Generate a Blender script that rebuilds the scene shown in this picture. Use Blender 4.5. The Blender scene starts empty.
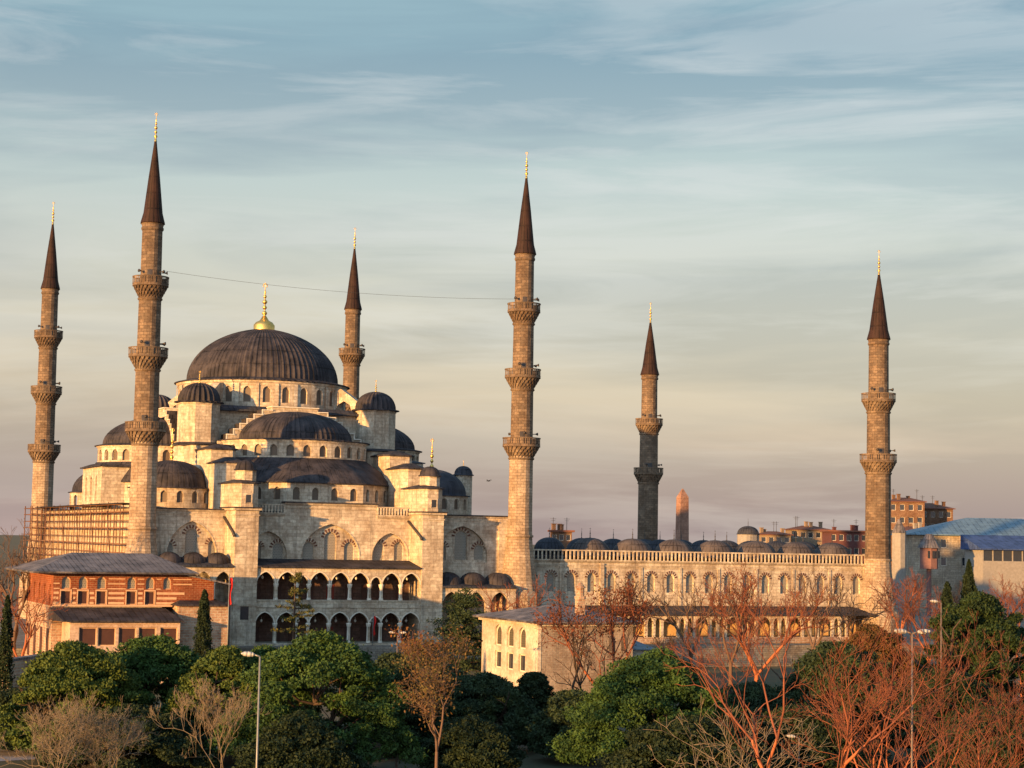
import bpy, math, random
import numpy as np
from math import sin, cos, pi, radians as R
from mathutils import Vector, Matrix
S = bpy.context.scene
# ------------------------------------------------------------------ camera, sky, sun, exposure
FPX, CAM = 1933.77, Vector((-54.1717, -245.9042, 17.0))
YAW, PITCH, ROLL = 0.4038, 0.0810, 0.0191
fw = Vector((sin(YAW)*cos(PITCH), cos(YAW)*cos(PITCH), sin(PITCH)))
r0 = Vector((cos(YAW), -sin(YAW), 0)); u0 = r0.cross(fw)
rt = cos(ROLL)*r0 + sin(ROLL)*u0; upv = -sin(ROLL)*r0 + cos(ROLL)*u0
cd = bpy.data.cameras.new('camera'); cam = bpy.data.objects.new('camera', cd); S.collection.objects.link(cam)
cd.sensor_width = 36; cd.lens = FPX*36/1024; cd.clip_start = 1; cd.clip_end = 20000
cam.matrix_world = Matrix(((rt.x, upv.x, -fw.x, CAM.x), (rt.y, upv.y, -fw.y, CAM.y), (rt.z, upv.z, -fw.z, CAM.z), (0, 0, 0, 1)))
S.camera = cam
SUN_EL, SUN_AZ = 6.0, 27.0           # azimuth measured from -x towards -y
sd = Vector((-cos(R(SUN_AZ))*cos(R(SUN_EL)), -sin(R(SUN_AZ))*cos(R(SUN_EL)), sin(R(SUN_EL))))
ld = bpy.data.lights.new('sun', 'SUN'); ld.energy = 5.0; ld.angle = R(0.6); ld.color = (1.0, 0.50, 0.145)
lo = bpy.data.objects.new('sun', ld); S.collection.objects.link(lo); lo.rotation_euler = sd.to_track_quat('Z', 'Y').to_euler()
S.view_settings.view_transform = 'Standard'; S.view_settings.look = 'None'; S.view_settings.gamma = 1
S.view_settings.use_curve_mapping = False; S.view_settings.exposure = 1.22
W = bpy.data.worlds.new('World'); S.world = W; W.use_nodes = True
def sky():
    nt = W.node_tree; N = nt.nodes; Lk = nt.links; bg = N['Background']
    st = N.new('ShaderNodeTexSky'); st.sky_type = 'NISHITA'; st.sun_disc = False
    st.sun_elevation = R(SUN_EL); st.sun_rotation = math.atan2(sd.x, sd.y); st.dust_density = 2.0; st.air_density = 1.0
    tc = N.new('ShaderNodeTexCoord')
    sep = N.new('ShaderNodeSeparateXYZ'); Lk.new(tc.outputs['Generated'], sep.inputs[0])
    ramp = N.new('ShaderNodeValToRGB'); Lk.new(sep.outputs['Z'], ramp.inputs[0])
    cr = ramp.color_ramp                                    # thin high overcast, dusty towards the horizon
    stops = [(0.0, (2.35, 1.72, 1.6)), (0.035, (2.55, 1.92, 1.70)), (0.075, (2.95, 2.3, 1.76)), (0.12, (2.85, 2.5, 2.05)), (0.18, (2.3, 2.5, 2.35)), (0.25, (1.2, 1.78, 2.0)), (0.40, (.8, 1.35, 1.65)), (1.0, (0.8, 1.35, 1.75))]
    while len(cr.elements) < len(stops): cr.elements.new(.5)
    for e, (p, c) in zip(cr.elements, stops): e.position = p; e.color = tuple(k/3 for k in c) + (1,)
    def math_(op, a, b=None, c=None, clamp=False):
        n = N.new('ShaderNodeMath'); n.operation = op; n.use_clamp = clamp
        for i, k in enumerate((a, b, c)):
            if k is None: continue
            if hasattr(k, 'links'): Lk.new(k, n.inputs[i])
            else: n.inputs[i].default_value = k
        return n.outputs[0]
    def vmul(a, b):
        n = N.new('ShaderNodeVectorMath'); n.operation = 'MULTIPLY'; Lk.new(a, n.inputs[0]); n.inputs[1].default_value = b; return n.outputs[0]
    def noise(vec, sc, det, rough=.55, dist=0):
        n = N.new('ShaderNodeTexNoise'); n.inputs['Scale'].default_value = sc; n.inputs['Detail'].default_value = det
        n.inputs['Roughness'].default_value = rough; n.inputs['Distortion'].default_value = dist; Lk.new(vec, n.inputs['Vector']); return n.outputs['Fac']
    def mix(f, a, b, bt='MIX'):
        n = N.new('ShaderNodeMix'); n.data_type = 'RGBA'; n.blend_type = bt
        if hasattr(f, 'links'): Lk.new(f, n.inputs[0])
        else: n.inputs[0].default_value = f
        for i, k in ((6, a), (7, b)):
            if hasattr(k, 'links'): Lk.new(k, n.inputs[i])
            else: n.inputs[i].default_value = (*k, 1)
        return n.outputs[2]
    mp = N.new('ShaderNodeMapping'); mp.inputs['Rotation'].default_value = (0.0, 0.03, 0.0); mp.inputs['Location'].default_value = (3.3, 1.7, .4); Lk.new(tc.outputs['Generated'], mp.inputs[0])
    v1 = vmul(mp.outputs[0], (1.0, 1.0, 8.0))
    n1 = noise(v1, 2.2, 7, .52, .35)
    n2 = noise(vmul(mp.outputs[0], (1.3, 1.3, 11.0)), 3.6, 9, .6, .5)
    n3 = noise(vmul(mp.outputs[0], (1.0, 1.0, 5.0)), 1.3, 3)
    veil = vmul(ramp.outputs[0], (3.0, 3.0, 3.0))
    dark = math_('MULTIPLY_ADD', n1, 7.5, -3.3, True)       # streaks of grey cloud underside
    lite = math_('MULTIPLY_ADD', n2, 7.0, -3.25, True)       # bright wisps
    mid = math_('MULTIPLY_ADD', n3, 4.0, -1.2, True)
    lite = math_('MULTIPLY', lite, mid)
    c = mix(dark, mix(1.0, veil, (.72, .75, .82), 'MULTIPLY'), veil)
    hz = math_('SUBTRACT', 1.0, math_('MULTIPLY', sep.outputs['Z'], 2.2, clamp=True))
    c = mix(math_('MULTIPLY', lite, .6), c, mix(hz, (2.6, 2.9, 3.1), (3.6, 3.15, 2.75)))
    # the half of the sky towards the low sun is brighter
    dp = N.new('ShaderNodeVectorMath'); dp.operation = 'DOT_PRODUCT'; Lk.new(tc.outputs['Generated'], dp.inputs[0]); dp.inputs[1].default_value = sd
    glow = math_('MULTIPLY', dp.outputs['Value'], 1.0, clamp=True)
    c = mix(math_('MULTIPLY', glow, 1.0), c, mix(1.0, c, (2.9, 3.15, 3.5), 'MULTIPLY'))
    c = mix(0.82, st.outputs[0], vmul(c, (.66, .68, .70)))
    Lk.new(c, bg.inputs[0]); bg.inputs[1].default_value = 0.15
sky()
# ------------------------------------------------------------------ helpers
def at(px, py, Y=None, Xp=None, dist=None, Z=None):
    """point of the place seen at pixel px,py on the upright plane y=Y (or x=Xp, z=Z, or that far away)"""
    d = fw + rt*((px-512)/FPX) + upv*((384-py)/FPX)
    if Y is not None: t = (Y-CAM.y)/d.y
    elif Xp is not None: t = (Xp-CAM.x)/d.x
    elif Z is not None: t = (Z-CAM.z)/d.z
    else: t = dist
    return CAM + t*d
def X(px, Y, py=560): return at(px, py, Y=Y).x
def Zc(px, py, Y): return at(px, py, Y=Y).z
MAT = {}
def nodes(name):
    m = bpy.data.materials.new(name); m.use_nodes = True; MAT[name] = m
    nt = m.node_tree; return m, nt, nt.nodes, nt.links, nt.nodes['Principled BSDF']
def _mix(N, L, f, a, b, bt='MIX'):
    n = N.new('ShaderNodeMix'); n.data_type = 'RGBA'; n.blend_type = bt
    for i, k in ((0, f), (6, a), (7, b)):
        if hasattr(k, 'links'): L.new(k, n.inputs[i])
        elif i == 0: n.inputs[0].default_value = k
        else: n.inputs[i].default_value = (*k, 1)
    return n.outputs[2]
def _noise(N, L, vec, sc, det=4, rough=.55):
    n = N.new('ShaderNodeTexNoise'); n.inputs['Scale'].default_value = sc; n.inputs['Detail'].default_value = det; n.inputs['Roughness'].default_value = rough
    if vec is not None: L.new(vec, n.inputs['Vector'])
    return n.outputs['Fac']
def _ramp(N, L, fac, lo, hi):
    n = N.new('ShaderNodeMapRange'); L.new(fac, n.inputs[0]); n.inputs[1].default_value = lo; n.inputs[2].default_value = hi; return n.outputs[0]
def _scale(N, L, vec, s):
    n = N.new('ShaderNodeVectorMath'); n.operation = 'MULTIPLY'; L.new(vec, n.inputs[0]); n.inputs[1].default_value = s; return n.outputs[0]
def masonry(name, c1, c2, mortar, bw=.95, rh=.46, ms=.03, grime=(.16, .14, .12), gs=.75, rough=.85, bump=.5):
    m, nt, N, L, B = nodes(name)
    tc = N.new('ShaderNodeTexCoord'); uv = tc.outputs['UV']; ob = tc.outputs['Object']
    br = N.new('ShaderNodeTexBrick'); L.new(uv, br.inputs['Vector']); br.inputs['Scale'].default_value = 1
    br.inputs['Brick Width'].default_value = bw; br.inputs['Row Height'].default_value = rh; br.inputs['Mortar Size'].default_value = ms; br.inputs['Mortar Smooth'].default_value = .3
    br.inputs['Color1'].default_value = (*c1, 1); br.inputs['Color2'].default_value = (*c2, 1); br.inputs['Mortar'].default_value = (*mortar, 1)
    n1 = _noise(N, L, ob, .35, 6, .65); n2 = _noise(N, L, _scale(N, L, ob, (1.6, 1.6, .15)), 1.1, 7, .72); n3 = _noise(N, L, ob, 3.0, 4, .7)
    c = _mix(N, L, _ramp(N, L, n1, .38, .62), br.outputs['Color'], _mix(N, L, 1.0, br.outputs['Color'], (.66, .60, .56), 'MULTIPLY'))
    g = N.new('ShaderNodeMath'); g.operation = 'MULTIPLY'; L.new(_ramp(N, L, n2, .5, .72), g.inputs[0]); g.inputs[1].default_value = gs
    c = _mix(N, L, g.outputs[0], c, grime)
    c = _mix(N, L, _ramp(N, L, n3, .35, .7), c, _mix(N, L, 1.0, c, (.62, .57, .53), 'MULTIPLY'))
    L.new(c, B.inputs['Base Color']); B.inputs['Roughness'].default_value = rough; B.inputs['Specular IOR Level'].default_value = .25
    bp = N.new('ShaderNodeBump'); bp.inputs['Strength'].default_value = bump; bp.inputs['Distance'].default_value = .05
    ad = N.new('ShaderNodeMath'); ad.operation = 'MULTIPLY_ADD'; L.new(n3, ad.inputs[0]); ad.inputs[1].default_value = .8; L.new(br.outputs['Fac'], ad.inputs[2]); 
    iv = N.new('ShaderNodeMath'); iv.operation = 'SUBTRACT'; L.new(n3, iv.inputs[0]); L.new(br.outputs['Fac'], iv.inputs[1])
    L.new(iv.outputs[0], bp.inputs['Height']); L.new(bp.outputs[0], B.inputs['Normal']); return m
def leadm(name, c, seam=.75, c2=None, rough=.62, amp=.6):
    m, nt, N, L, B = nodes(name)
    tc = N.new('ShaderNodeTexCoord'); uv = tc.outputs['UV']; ob = tc.outputs['Object']
    br = N.new('ShaderNodeTexBrick'); L.new(uv, br.inputs['Vector']); br.inputs['Scale'].default_value = 1; br.offset = 0.0
    br.inputs['Brick Width'].default_value = seam; br.inputs['Row Height'].default_value = 2.1; br.inputs['Mortar Size'].default_value = .085; br.inputs['Mortar Smooth'].default_value = .4
    br.inputs['Color1'].default_value = (*c, 1); br.inputs['Color2'].default_value = (*tuple(k*.78 for k in c), 1); br.inputs['Mortar'].default_value = (*tuple(k*.28 for k in c), 1)
    n1 = _noise(N, L, ob, .5, 6, .65)
    cc = _mix(N, L, _ramp(N, L, n1, .42, .66), br.outputs['Color'], c2 or tuple(min(1, k*1.7) for k in c))
    L.new(cc, B.inputs['Base Color']); B.inputs['Roughness'].default_value = rough; B.inputs['Metallic'].default_value = 0.0; B.inputs['Specular IOR Level'].default_value = .22
    bp = N.new('ShaderNodeBump'); bp.inputs['Strength'].default_value = amp; bp.inputs['Distance'].default_value = .08; bp.invert = True
    L.new(br.outputs['Fac'], bp.inputs['Height']); L.new(bp.outputs[0], B.inputs['Normal']); return m
def plain(name, c, rough=.7, metal=0, var=.25, sc=2.0, spec=.3, bump=0):
    m, nt, N, L, B = nodes(name)
    tc = N.new('ShaderNodeTexCoord'); n1 = _noise(N, L, tc.outputs['Object'], sc, 5, .6)
    L.new(_mix(N, L, _ramp(N, L, n1, .3, .7), c, tuple(k*(1-var) for k in c)), B.inputs['Base Color'])
    B.inputs['Roughness'].default_value = rough; B.inputs['Metallic'].default_value = metal; B.inputs['Specular IOR Level'].default_value = spec
    if bump:
        bp = N.new('ShaderNodeBump'); bp.inputs['Strength'].default_value = bump; bp.inputs['Distance'].default_value = .1; L.new(n1, bp.inputs['Height']); L.new(bp.outputs[0], B.inputs['Normal'])
    return m
def lattice(name, ca, cb, s=.16):
    m, nt, N, L, B = nodes(name)
    tc = N.new('ShaderNodeTexCoord')
    br = N.new('ShaderNodeTexBrick'); L.new(tc.outputs['UV'], br.inputs['Vector']); br.inputs['Scale'].default_value = 1
    br.inputs['Brick Width'].default_value = s; br.inputs['Row Height'].default_value = s; br.inputs['Mortar Size'].default_value = s*.2
    br.inputs['Color1'].default_value = (*cb, 1); br.inputs['Color2'].default_value = (*tuple(k*.6 for k in cb), 1); br.inputs['Mortar'].default_value = (*ca, 1)
    n1 = _noise(N, L, tc.outputs['Object'], 1.4, 4)
    L.new(_mix(N, L, _ramp(N, L, n1, .35, .7), br.outputs['Color'], tuple(k*.7 for k in ca)), B.inputs['Base Color']); B.inputs['Roughness'].default_value = .55; return m
def leafm(name, c1, c2, trans=.0):
    m, nt, N, L, B = nodes(name)
    tc = N.new('ShaderNodeTexCoord'); n1 = _noise(N, L, tc.outputs['Object'], .8, 3); n2 = _noise(N, L, tc.outputs['Object'], 5.0, 3)
    c = _mix(N, L, _ramp(N, L, n1, .38, .62), c1, c2)
    c = _mix(N, L, _ramp(N, L, n2, .35, .65), c, _mix(N, L, 1.0, c, (.55, .6, .5), 'MULTIPLY'))
    L.new(c, B.inputs['Base Color']); B.inputs['Roughness'].default_value = .7; B.inputs['Specular IOR Level'].default_value = .2; return m
stone = masonry('limestone_blocks', (.74, .69, .58), (.54, .49, .41), (.42, .38, .31), ms=.02, gs=.8)
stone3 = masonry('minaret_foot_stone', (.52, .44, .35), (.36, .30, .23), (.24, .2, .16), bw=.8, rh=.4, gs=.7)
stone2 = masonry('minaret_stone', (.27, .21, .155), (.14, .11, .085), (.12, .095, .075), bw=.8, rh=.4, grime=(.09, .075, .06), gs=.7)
rubble = masonry('rubble_brick', (.56, .40, .30), (.40, .24, .17), (.50, .44, .36), bw=.7, rh=.3, ms=.06, grime=(.2, .13, .09))
stripe = masonry('brick_and_stone_courses', (.33, .095, .045), (.25, .065, .03), (.40, .25, .16), bw=.6, rh=.22, ms=.022, grime=(.16, .05, .03), gs=.5)
plaster = masonry('pale_plaster', (.60, .57, .50), (.56, .53, .46), (.48, .45, .39), bw=1.6, rh=.9, ms=.01, grime=(.3, .27, .2), gs=.4)
ashlar_grey = masonry('grey_wall_stone', (.34, .33, .30), (.24, .23, .21), (.16, .15, .14), bw=.6, rh=.3)
lead = leadm('lead_dark', (.027, .026, .034), .75, (.060, .054, .062), rough=.75, amp=.9)
spire_m = leadm('spire_lead', (.024, .012, .010), .5, (.034, .017, .014), rough=.7)
lead_b = leadm('lead_blue', (.034, .038, .054), .7, (.054, .058, .074), rough=.75)
lead_g = leadm('lead_grey', (.12, .115, .13), .6, (.20, .185, .195), amp=.9)
bluemetal = leadm('blue_sheet_roof', (.12, .20, .29), 1.2, (.15, .24, .32), rough=.5)
bluedark = leadm('deep_blue_sheet_roof', (.04, .07, .19), 1.2, (.055, .095, .24), rough=.5)
gold = plain('gilded_metal', (.85, .58, .18), .42, 1.0, .15)
marble = plain('white_marble', (.66, .63, .56), .5, var=.2)
redst = plain('dark_red_voussoir', (.12, .055, .04), .8)
pane_w = lattice('stone_lattice_window', (.15, .11, .08), (.04, .035, .035))
pane_g = lattice('grey_lattice_window', (.30, .28, .24), (.14, .14, .14), .22)
glass = plain('dark_glass', (.03, .035, .045), .15, spec=.6)
wood = plain('brown_shutter', (.075, .035, .028), .6)
white = plain('white_paint', (.75, .72, .66), .6)
ochre = plain('ochre_plaster', (.62, .42, .2), .8)
iron = plain('dark_iron', (.05, .045, .045), .5)
steel = plain('grey_steel', (.24, .25, .25), .45, .3)
pole_m = plain('rusty_scaffold_tube', (.17, .085, .05), .6)
plank_m = plain('scaffold_plank', (.30, .18, .10), .8)
cable = plain('thin_cable', (.06, .06, .06), .6)
red = plain('red_cloth', (.62, .02, .02), .7)
bark = plain('grey_bark', (.13, .085, .065), .9, sc=3)
bark_r = plain('reddish_bark', (.38, .125, .055), .85, sc=3)
bark_d = plain('dark_bark', (.07, .05, .04), .9, sc=3)
twig_r = plain('reddish_twigs', (.24, .085, .05), .9, sc=1, var=.55)
bark_p = plain('pale_bark', (.22, .18, .135), .9, sc=3)
leaf_g = leafm('pine_foliage', (.058, .115, .028), (.028, .062, .018))
leaf_y = leafm('yellow_green_foliage', (.09, .125, .026), (.045, .08, .02))
leaf_d = leafm('dark_cypress_foliage', (.014, .028, .014), (.028, .045, .02))
leaf_o = leafm('brown_leaves', (.26, .10, .03), (.12, .08, .03))
leaf_c = leafm('cedar_foliage', (.045, .072, .032), (.024, .042, .024))
class MB:
    def __init__(s, cyl=None): s.v = []; s.f = []; s.m = []; s.cyl = cyl; s.sm = []
    def poly(s, pts, m=0, smooth=False):
        b = len(s.v); s.v += [tuple(p) for p in pts]; s.f.append(tuple(range(b, b+len(pts)))); s.m.append(m); s.sm.append(smooth)
    def mesh(s, vs, fs, m=0, smooth=False):
        b = len(s.v); s.v += [tuple(p) for p in vs]
        for f in fs: s.f.append(tuple(b+i for i in f)); s.m.append(m); s.sm.append(smooth)
    def box(s, x0, x1, y0, y1, z0, z1, m=0):
        s.mesh([(x, y, z) for z in (z0, z1) for y in (y0, y1) for x in (x0, x1)],
               [(0, 2, 3, 1), (4, 5, 7, 6), (0, 1, 5, 4), (2, 6, 7, 3), (0, 4, 6, 2), (1, 3, 7, 5)], m)
    def prism(s, p, z0, z1, m=0, k=1.0, c=None, cap=True):
        n = len(p); c = c or (sum(a for a, b in p)/n, sum(b for a, b in p)/n)
        q = [(c[0]+(a-c[0])*k, c[1]+(b-c[1])*k) for a, b in p]
        vs = [(a, b, z0) for a, b in p]+[(a, b, z1) for a, b in q]
        fs = [(i, (i+1) % n, n+(i+1) % n, n+i) for i in range(n)]
        if cap: fs += [tuple(range(n))[::-1], tuple(range(n, 2*n))]
        s.mesh(vs, fs, m)
    def lathe(s, cx, cy, prof, n=24, a0=0., a1=2*pi, m=0, smooth=True, rib=0, every=3, close=False):
        full = abs(a1-a0-2*pi) < 1e-6; k = n if full else n+1
        vs = []
        for r, z in prof:
            for i in range(k):
                a = a0+(a1-a0)*i/n; rr = r+(rib*min(1, r/2) if rib and i % every == 0 else 0)
                vs.append((cx+rr*cos(a), cy+rr*sin(a), z))
        fs = []
        for j in range(len(prof)-1):
            for i in range(n):
                i2 = (i+1) % k if full else i+1
                fs.append((j*k+i, j*k+i2, (j+1)*k+i2, (j+1)*k+i))
        s.mesh(vs, fs, m, smooth)
        if close and not full:
            s.poly([vs[j*k] for j in range(len(prof))]+[(cx, cy, prof[-1][1]), (cx, cy, prof[0][1])], m)
            s.poly([vs[j*k+n] for j in range(len(prof))]+[(cx, cy, prof[-1][1]), (cx, cy, prof[0][1])], m)
    def tube(s, p, q, r, r2=None, n=6, m=0, cap=True):
        p = Vector(p); q = Vector(q); r2 = r if r2 is None else r2; d = (q-p)
        if d.length < 1e-6: return
        d.normalize(); a = d.orthogonal().normalized(); b = d.cross(a)
        vs = [p+(a*cos(2*pi*i/n)+b*sin(2*pi*i/n))*r for i in range(n)]+[q+(a*cos(2*pi*i/n)+b*sin(2*pi*i/n))*r2 for i in range(n)]
        fs = [(i, (i+1) % n, n+(i+1) % n, n+i) for i in range(n)]
        if cap: fs += [tuple(range(n))[::-1], tuple(range(n, 2*n))]
        s.mesh(vs, fs, m, True)
    def build(s, name, mats, parent=None, uv=True, label=None):
        o = ORG(parent)
        V = np.array(s.v, float); me = bpy.data.meshes.new(name)
        me.from_pydata((V-np.array(o)).tolist(), [], s.f)
        mats = mats if isinstance(mats, (list, tuple)) else [mats]
        for k in mats: me.materials.append(k)
        me.polygons.foreach_set('material_index', s.m); me.polygons.foreach_set('use_smooth', s.sm)
        if uv:
            ul = me.uv_layers.new(name='UVMap'); out = np.zeros(len(me.loops)*2); li = 0
            for p in me.polygons:
                idx = [me.loops[i].vertex_index for i in p.loop_indices]; P = V[idx]
                if s.cyl:
                    cx, cy, rr = s.cyl; c = P.mean(0); ac = math.atan2(c[1]-cy, c[0]-cx)
                    a = np.arctan2(P[:, 1]-cy, P[:, 0]-cx); a = ac+(a-ac+pi) % (2*pi)-pi
                    u = a*rr; w = P[:, 2]
                else:
                    n = p.normal
                    if abs(n.z) > .995: u = P[:, 0]; w = P[:, 1]
                    else:
                        t = np.array((-n.y, n.x)); t = t/np.linalg.norm(t); u = P[:, 0]*t[0]+P[:, 1]*t[1]
                        w = P[:, 2] if abs(n.z) < .6 else (P[:, 2]/max(.05, math.sqrt(1-n.z*n.z)))
                for k, i in enumerate(p.loop_indices): out[2*i] = u[k]; out[2*i+1] = w[k]
            ul.data.foreach_set('uv', out)
        me.update(); ob = bpy.data.objects.new(name, me); S.collection.objects.link(ob)
        if parent: ob.parent = parent
        if label: ob['label'] = label
        return ob
ORGS = {}
def ORG(o):
    return ORGS.get(o.name, (0, 0, 0)) if o else (0, 0, 0)
def reg(o, parent): ORGS[o.name] = ORGS.get(parent.name, (0, 0, 0)); return o
_b = MB.build
def _build(s, name, mats, parent=None, uv=True, label=None):
    o = _b(s, name, mats, parent, uv, label)
    if parent: reg(o, parent)
    return o
MB.build = _build
def thing(name, label, cat, loc, group=None):
    o = bpy.data.objects.new(name, None); S.collection.objects.link(o); o.location = loc; o['label'] = label; o['category'] = cat
    o.empty_display_size = .5
    if group: o['group'] = group
    ORGS[o.name] = tuple(loc); return o
def tag(o, label, cat, group=None):
    o['label'] = label; o['category'] = cat
    if group: o['group'] = group
    return o
def struct(o, kind='structure'): o['kind'] = kind; return o
def copy_tree(o, loc, label, rotz=0, sc=(1, 1, 1), lvl=0):
    c = o.copy(); S.collection.objects.link(c); c.location = loc; c.rotation_euler = (0, 0, rotz); c.scale = sc; c['label'] = label
    for ch in list(o.children):
        k = ch.copy(); S.collection.objects.link(k); k.parent = c
        for g in ch.children:
            h = g.copy(); S.collection.objects.link(h); h.parent = k
    return c
# --- wall panels with real arched openings; mp(u, z, d) maps wall coordinates and inward depth to space
def flat(p0, t, nin):
    return lambda u, z, d=0: (p0[0]+t[0]*u+nin[0]*d, p0[1]+t[1]*u+nin[1]*d, z)
def curved(cx, cy, rad): return lambda u, z, d=0: (cx+(rad-d)*cos(u/rad), cy+(rad-d)*sin(u/rad), z)
def arc_left(uc, a, zs, zp, rise, n=7, pt=.3):
    if rise <= 0: return [(uc-a, zs), (uc-a, zp)]
    out = [(uc-a, zs)]
    for i in range(n+1):
        t = i/n; out.append((uc-a*cos(t*pi/2), zp+rise*((1-pt)*sin(t*pi/2)+pt*t)))
    return out
def outline(op, pt=.3):
    uc, a, zs, zp, rise = op; L = arc_left(uc, a, zs, zp, rise, pt=pt)
    Rr = [(2*uc-u, z) for u, z in L]
    if rise > 0: Rr = Rr[:-1]
    return L+Rr[::-1]
def panel(mb, mp, cells, z0, z1, depth=.3, m=0, back=False, pt=.3):
    for u0, u1, op in cells:
        if op is None:
            for d in ((0, depth) if back else (0,)): mb.poly([mp(u0, z0, d), mp(u1, z0, d), mp(u1, z1, d), mp(u0, z1, d)], m)
            continue
        uc, a, zs, zp, rise = op; L = arc_left(uc, a, zs, zp, rise, pt=pt); top = (uc, z1)
        if rise <= 0: L = L+[(uc, zp)]
        half = ([(u0, z0), (uc, z0), (uc, zs)] if zs > z0+1e-3 else [(u0, z0)])+L+[top, (u0, z1)]
        hr = [(2*uc-u, z) for u, z in half]; hr = [(u1 if abs(u-(2*uc-u0)) < 1e-6 else u, z) for u, z in hr]
        for d in ((0, depth) if back else (0,)):
            mb.poly([mp(u, z, d) for u, z in half], m); mb.poly([mp(u, z, d) for u, z in hr][::-1], m)
        o = outline(op, pt)
        for i in range(len(o) if zs > z0+1e-3 else len(o)-1):
            (ua, za), (ub, zb) = o[i], o[(i+1) % len(o)]
            mb.poly([mp(ua, za, 0), mp(ub, zb, 0), mp(ub, zb, depth), mp(ua, za, depth)], m)
def window(mp, op, parent, mat=None, depth=.3, name='window', pt=.3, frame=None, fr=.08):
    w = MB(); o = outline(op, pt); w.poly([mp(u, z, depth-.02) for u, z in o], 0)
    c = (op[0], (op[2]+op[3]+op[4])/2)
    n = len(o)
    for i in range(n):
        (ua, za), (ub, zb) = o[i], o[(i+1) % n]
        def inn(u, z): return (u-math.copysign(fr, u-c[0]) if abs(u-c[0]) > fr else c[0], z-(fr if z > c[1] else -fr))
        ia, ib = inn(ua, za), inn(ub, zb)
        w.poly([mp(ua, za, depth-.07), mp(ub, zb, depth-.07), mp(*ib, depth-.07), mp(*ia, depth-.07)], 1)
    return w.build(name, [mat or pane_w, frame or stone], parent)
def voussoir(mp, uc, a, zp, rise, parent, n=9, w=.5):
    v = MB()
    for i in range(n):
        if i % 2 == 0 or True:
            t0 = (i+.18)/n; t1 = (i+.68)/n
            P = []
            for t, k in ((t0, 0), (t1, 0), (t1, 1), (t0, 1)):
                th = t*pi; rr = 1
                P.append((uc-(a+w*k)*cos(th), zp+(rise+w*k)*abs(sin(th))**.95))
            for d0 in (-.05,): 
                v.poly([mp(u, z, d0) for u, z in P], 0)
                for j in range(4): v.poly([mp(*P[j], d0), mp(*P[(j+1) % 4], d0), mp(*P[(j+1) % 4], .02), mp(*P[j], .02)], 0)
    return v.build('voussoir', redst, parent)
def moulding(mb, mp, u0, u1, z0, z1, proj=.2, n=1, m=0, back=.1):
    for i in range(n):
        a = u0+(u1-u0)*i/n; b = u0+(u1-u0)*(i+1)/n
        q = [(a, z0, -proj*.5), (b, z0, -proj*.5), (b, z1, -proj), (a, z1, -proj)]
        mb.poly([mp(*k) for k in q], m); mb.poly([mp(a, z1, -proj), mp(b, z1, -proj), mp(b, z1, back), mp(a, z1, back)], m)
        mb.poly([mp(a, z0, -proj*.5), mp(b, z0, -proj*.5), mp(b, z0, back), mp(a, z0, back)], m)
    for a in (u0, u1): mb.poly([mp(a, z0, back), mp(a, z0, -proj*.5), mp(a, z1, -proj), mp(a, z1, back)], m)
def finial(x, y, z, h, parent, r=None, mat=gold, base=0):
    f = MB(cyl=(x, y, 1)); r = r or h*.1; p = []
    if base: p += [(base, z-.3), (base*1.02, z+.1*h), (base*.8, z+.16*h), (base*.45, z+.2*h), (base*.16, z+.3*h)]; z1 = z+.3*h; hh = h*.7
    else: p += [(r*.8, z-.2), (r*.5, z+.05*h)]; z1 = z+.05*h; hh = h*.95
    k = z1
    for s_, hh_ in ((1.0, .16), (.85, .14), (.95, .16), (.65, .12), (.4, .1)):
        e = hh*hh_; p += [(r*.25, k), (r*s_*.8, k+e*.3), (r*s_, k+e*.5), (r*s_*.8, k+e*.7), (r*.25, k+e)]; k += e*1.12
    p += [(r*.18, k), (r*.12, z+h*.93), (0.01, z+h)]
    f.lathe(x, y, p, 10)
    for i in range(12):                       # crescent
        a = radians_(-50+i*23.3); b = radians_(-50+(i+1)*23.3); rr = r*.75; zc = z+h*.93
        f.tube((x+rr*cos(a), y, zc+rr*sin(a)), (x+rr*cos(b), y, zc+rr*sin(b)), r*.16, n=5)
    return f.build('finial', mat, parent)
def radians_(a): return a*pi/180
def octa(cx, cy, r, n=8, ph=pi/8): return [(cx+r*cos(ph+2*pi*i/n), cy+r*sin(ph+2*pi*i/n)) for i in range(n)]
def cap_prof(r, z, h, n=10, over=.25):
    p = [(r+over, z-.12), (r+over, z), (r*1.0, z+.1)]
    for i in range(1, n+1): t = i/n*pi/2; p.append((max(.01, r*cos(t)**.95), z+.1+(h-.1)*sin(t)))
    return p
# ------------------------------------------------------------------ ground
def ground():
    g = MB(); g.box(-6000, 9000, -320, 9000, -3, 0); o = g.build('ground', None and 0 or gmat); struct(o)
    g = MB(); g.box(-60, 300, -7.0, 130, 0.004, 3.0); struct(g.build('mosque_terrace', ashlar_grey))
    g = MB(); g.poly([(-140, -118, .03), (160, -40, .03), (164, -47, .03), (-136, -125, .03)]); struct(g.build('path', pathm))
    g = MB(); g.poly([(-140, -160, .035), (200, -75, .035), (208, -84, .035), (-132, -169, .035)]); struct(g.build('park_road', road))
gm, nt, N, L, B = nodes('winter_grass')
tc = N.new('ShaderNodeTexCoord'); n1 = _noise(N, L, tc.outputs['Object'], .06, 6); n2 = _noise(N, L, tc.outputs['Object'], 1.5, 6, .7)
c = _mix(N, L, _ramp(N, L, n1, .4, .6), (.045, .062, .022), (.11, .085, .05)); c = _mix(N, L, _ramp(N, L, n2, .3, .7), c, (.03, .035, .02)); L.new(c, B.inputs['Base Color']); B.inputs['Roughness'].default_value = .95
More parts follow.
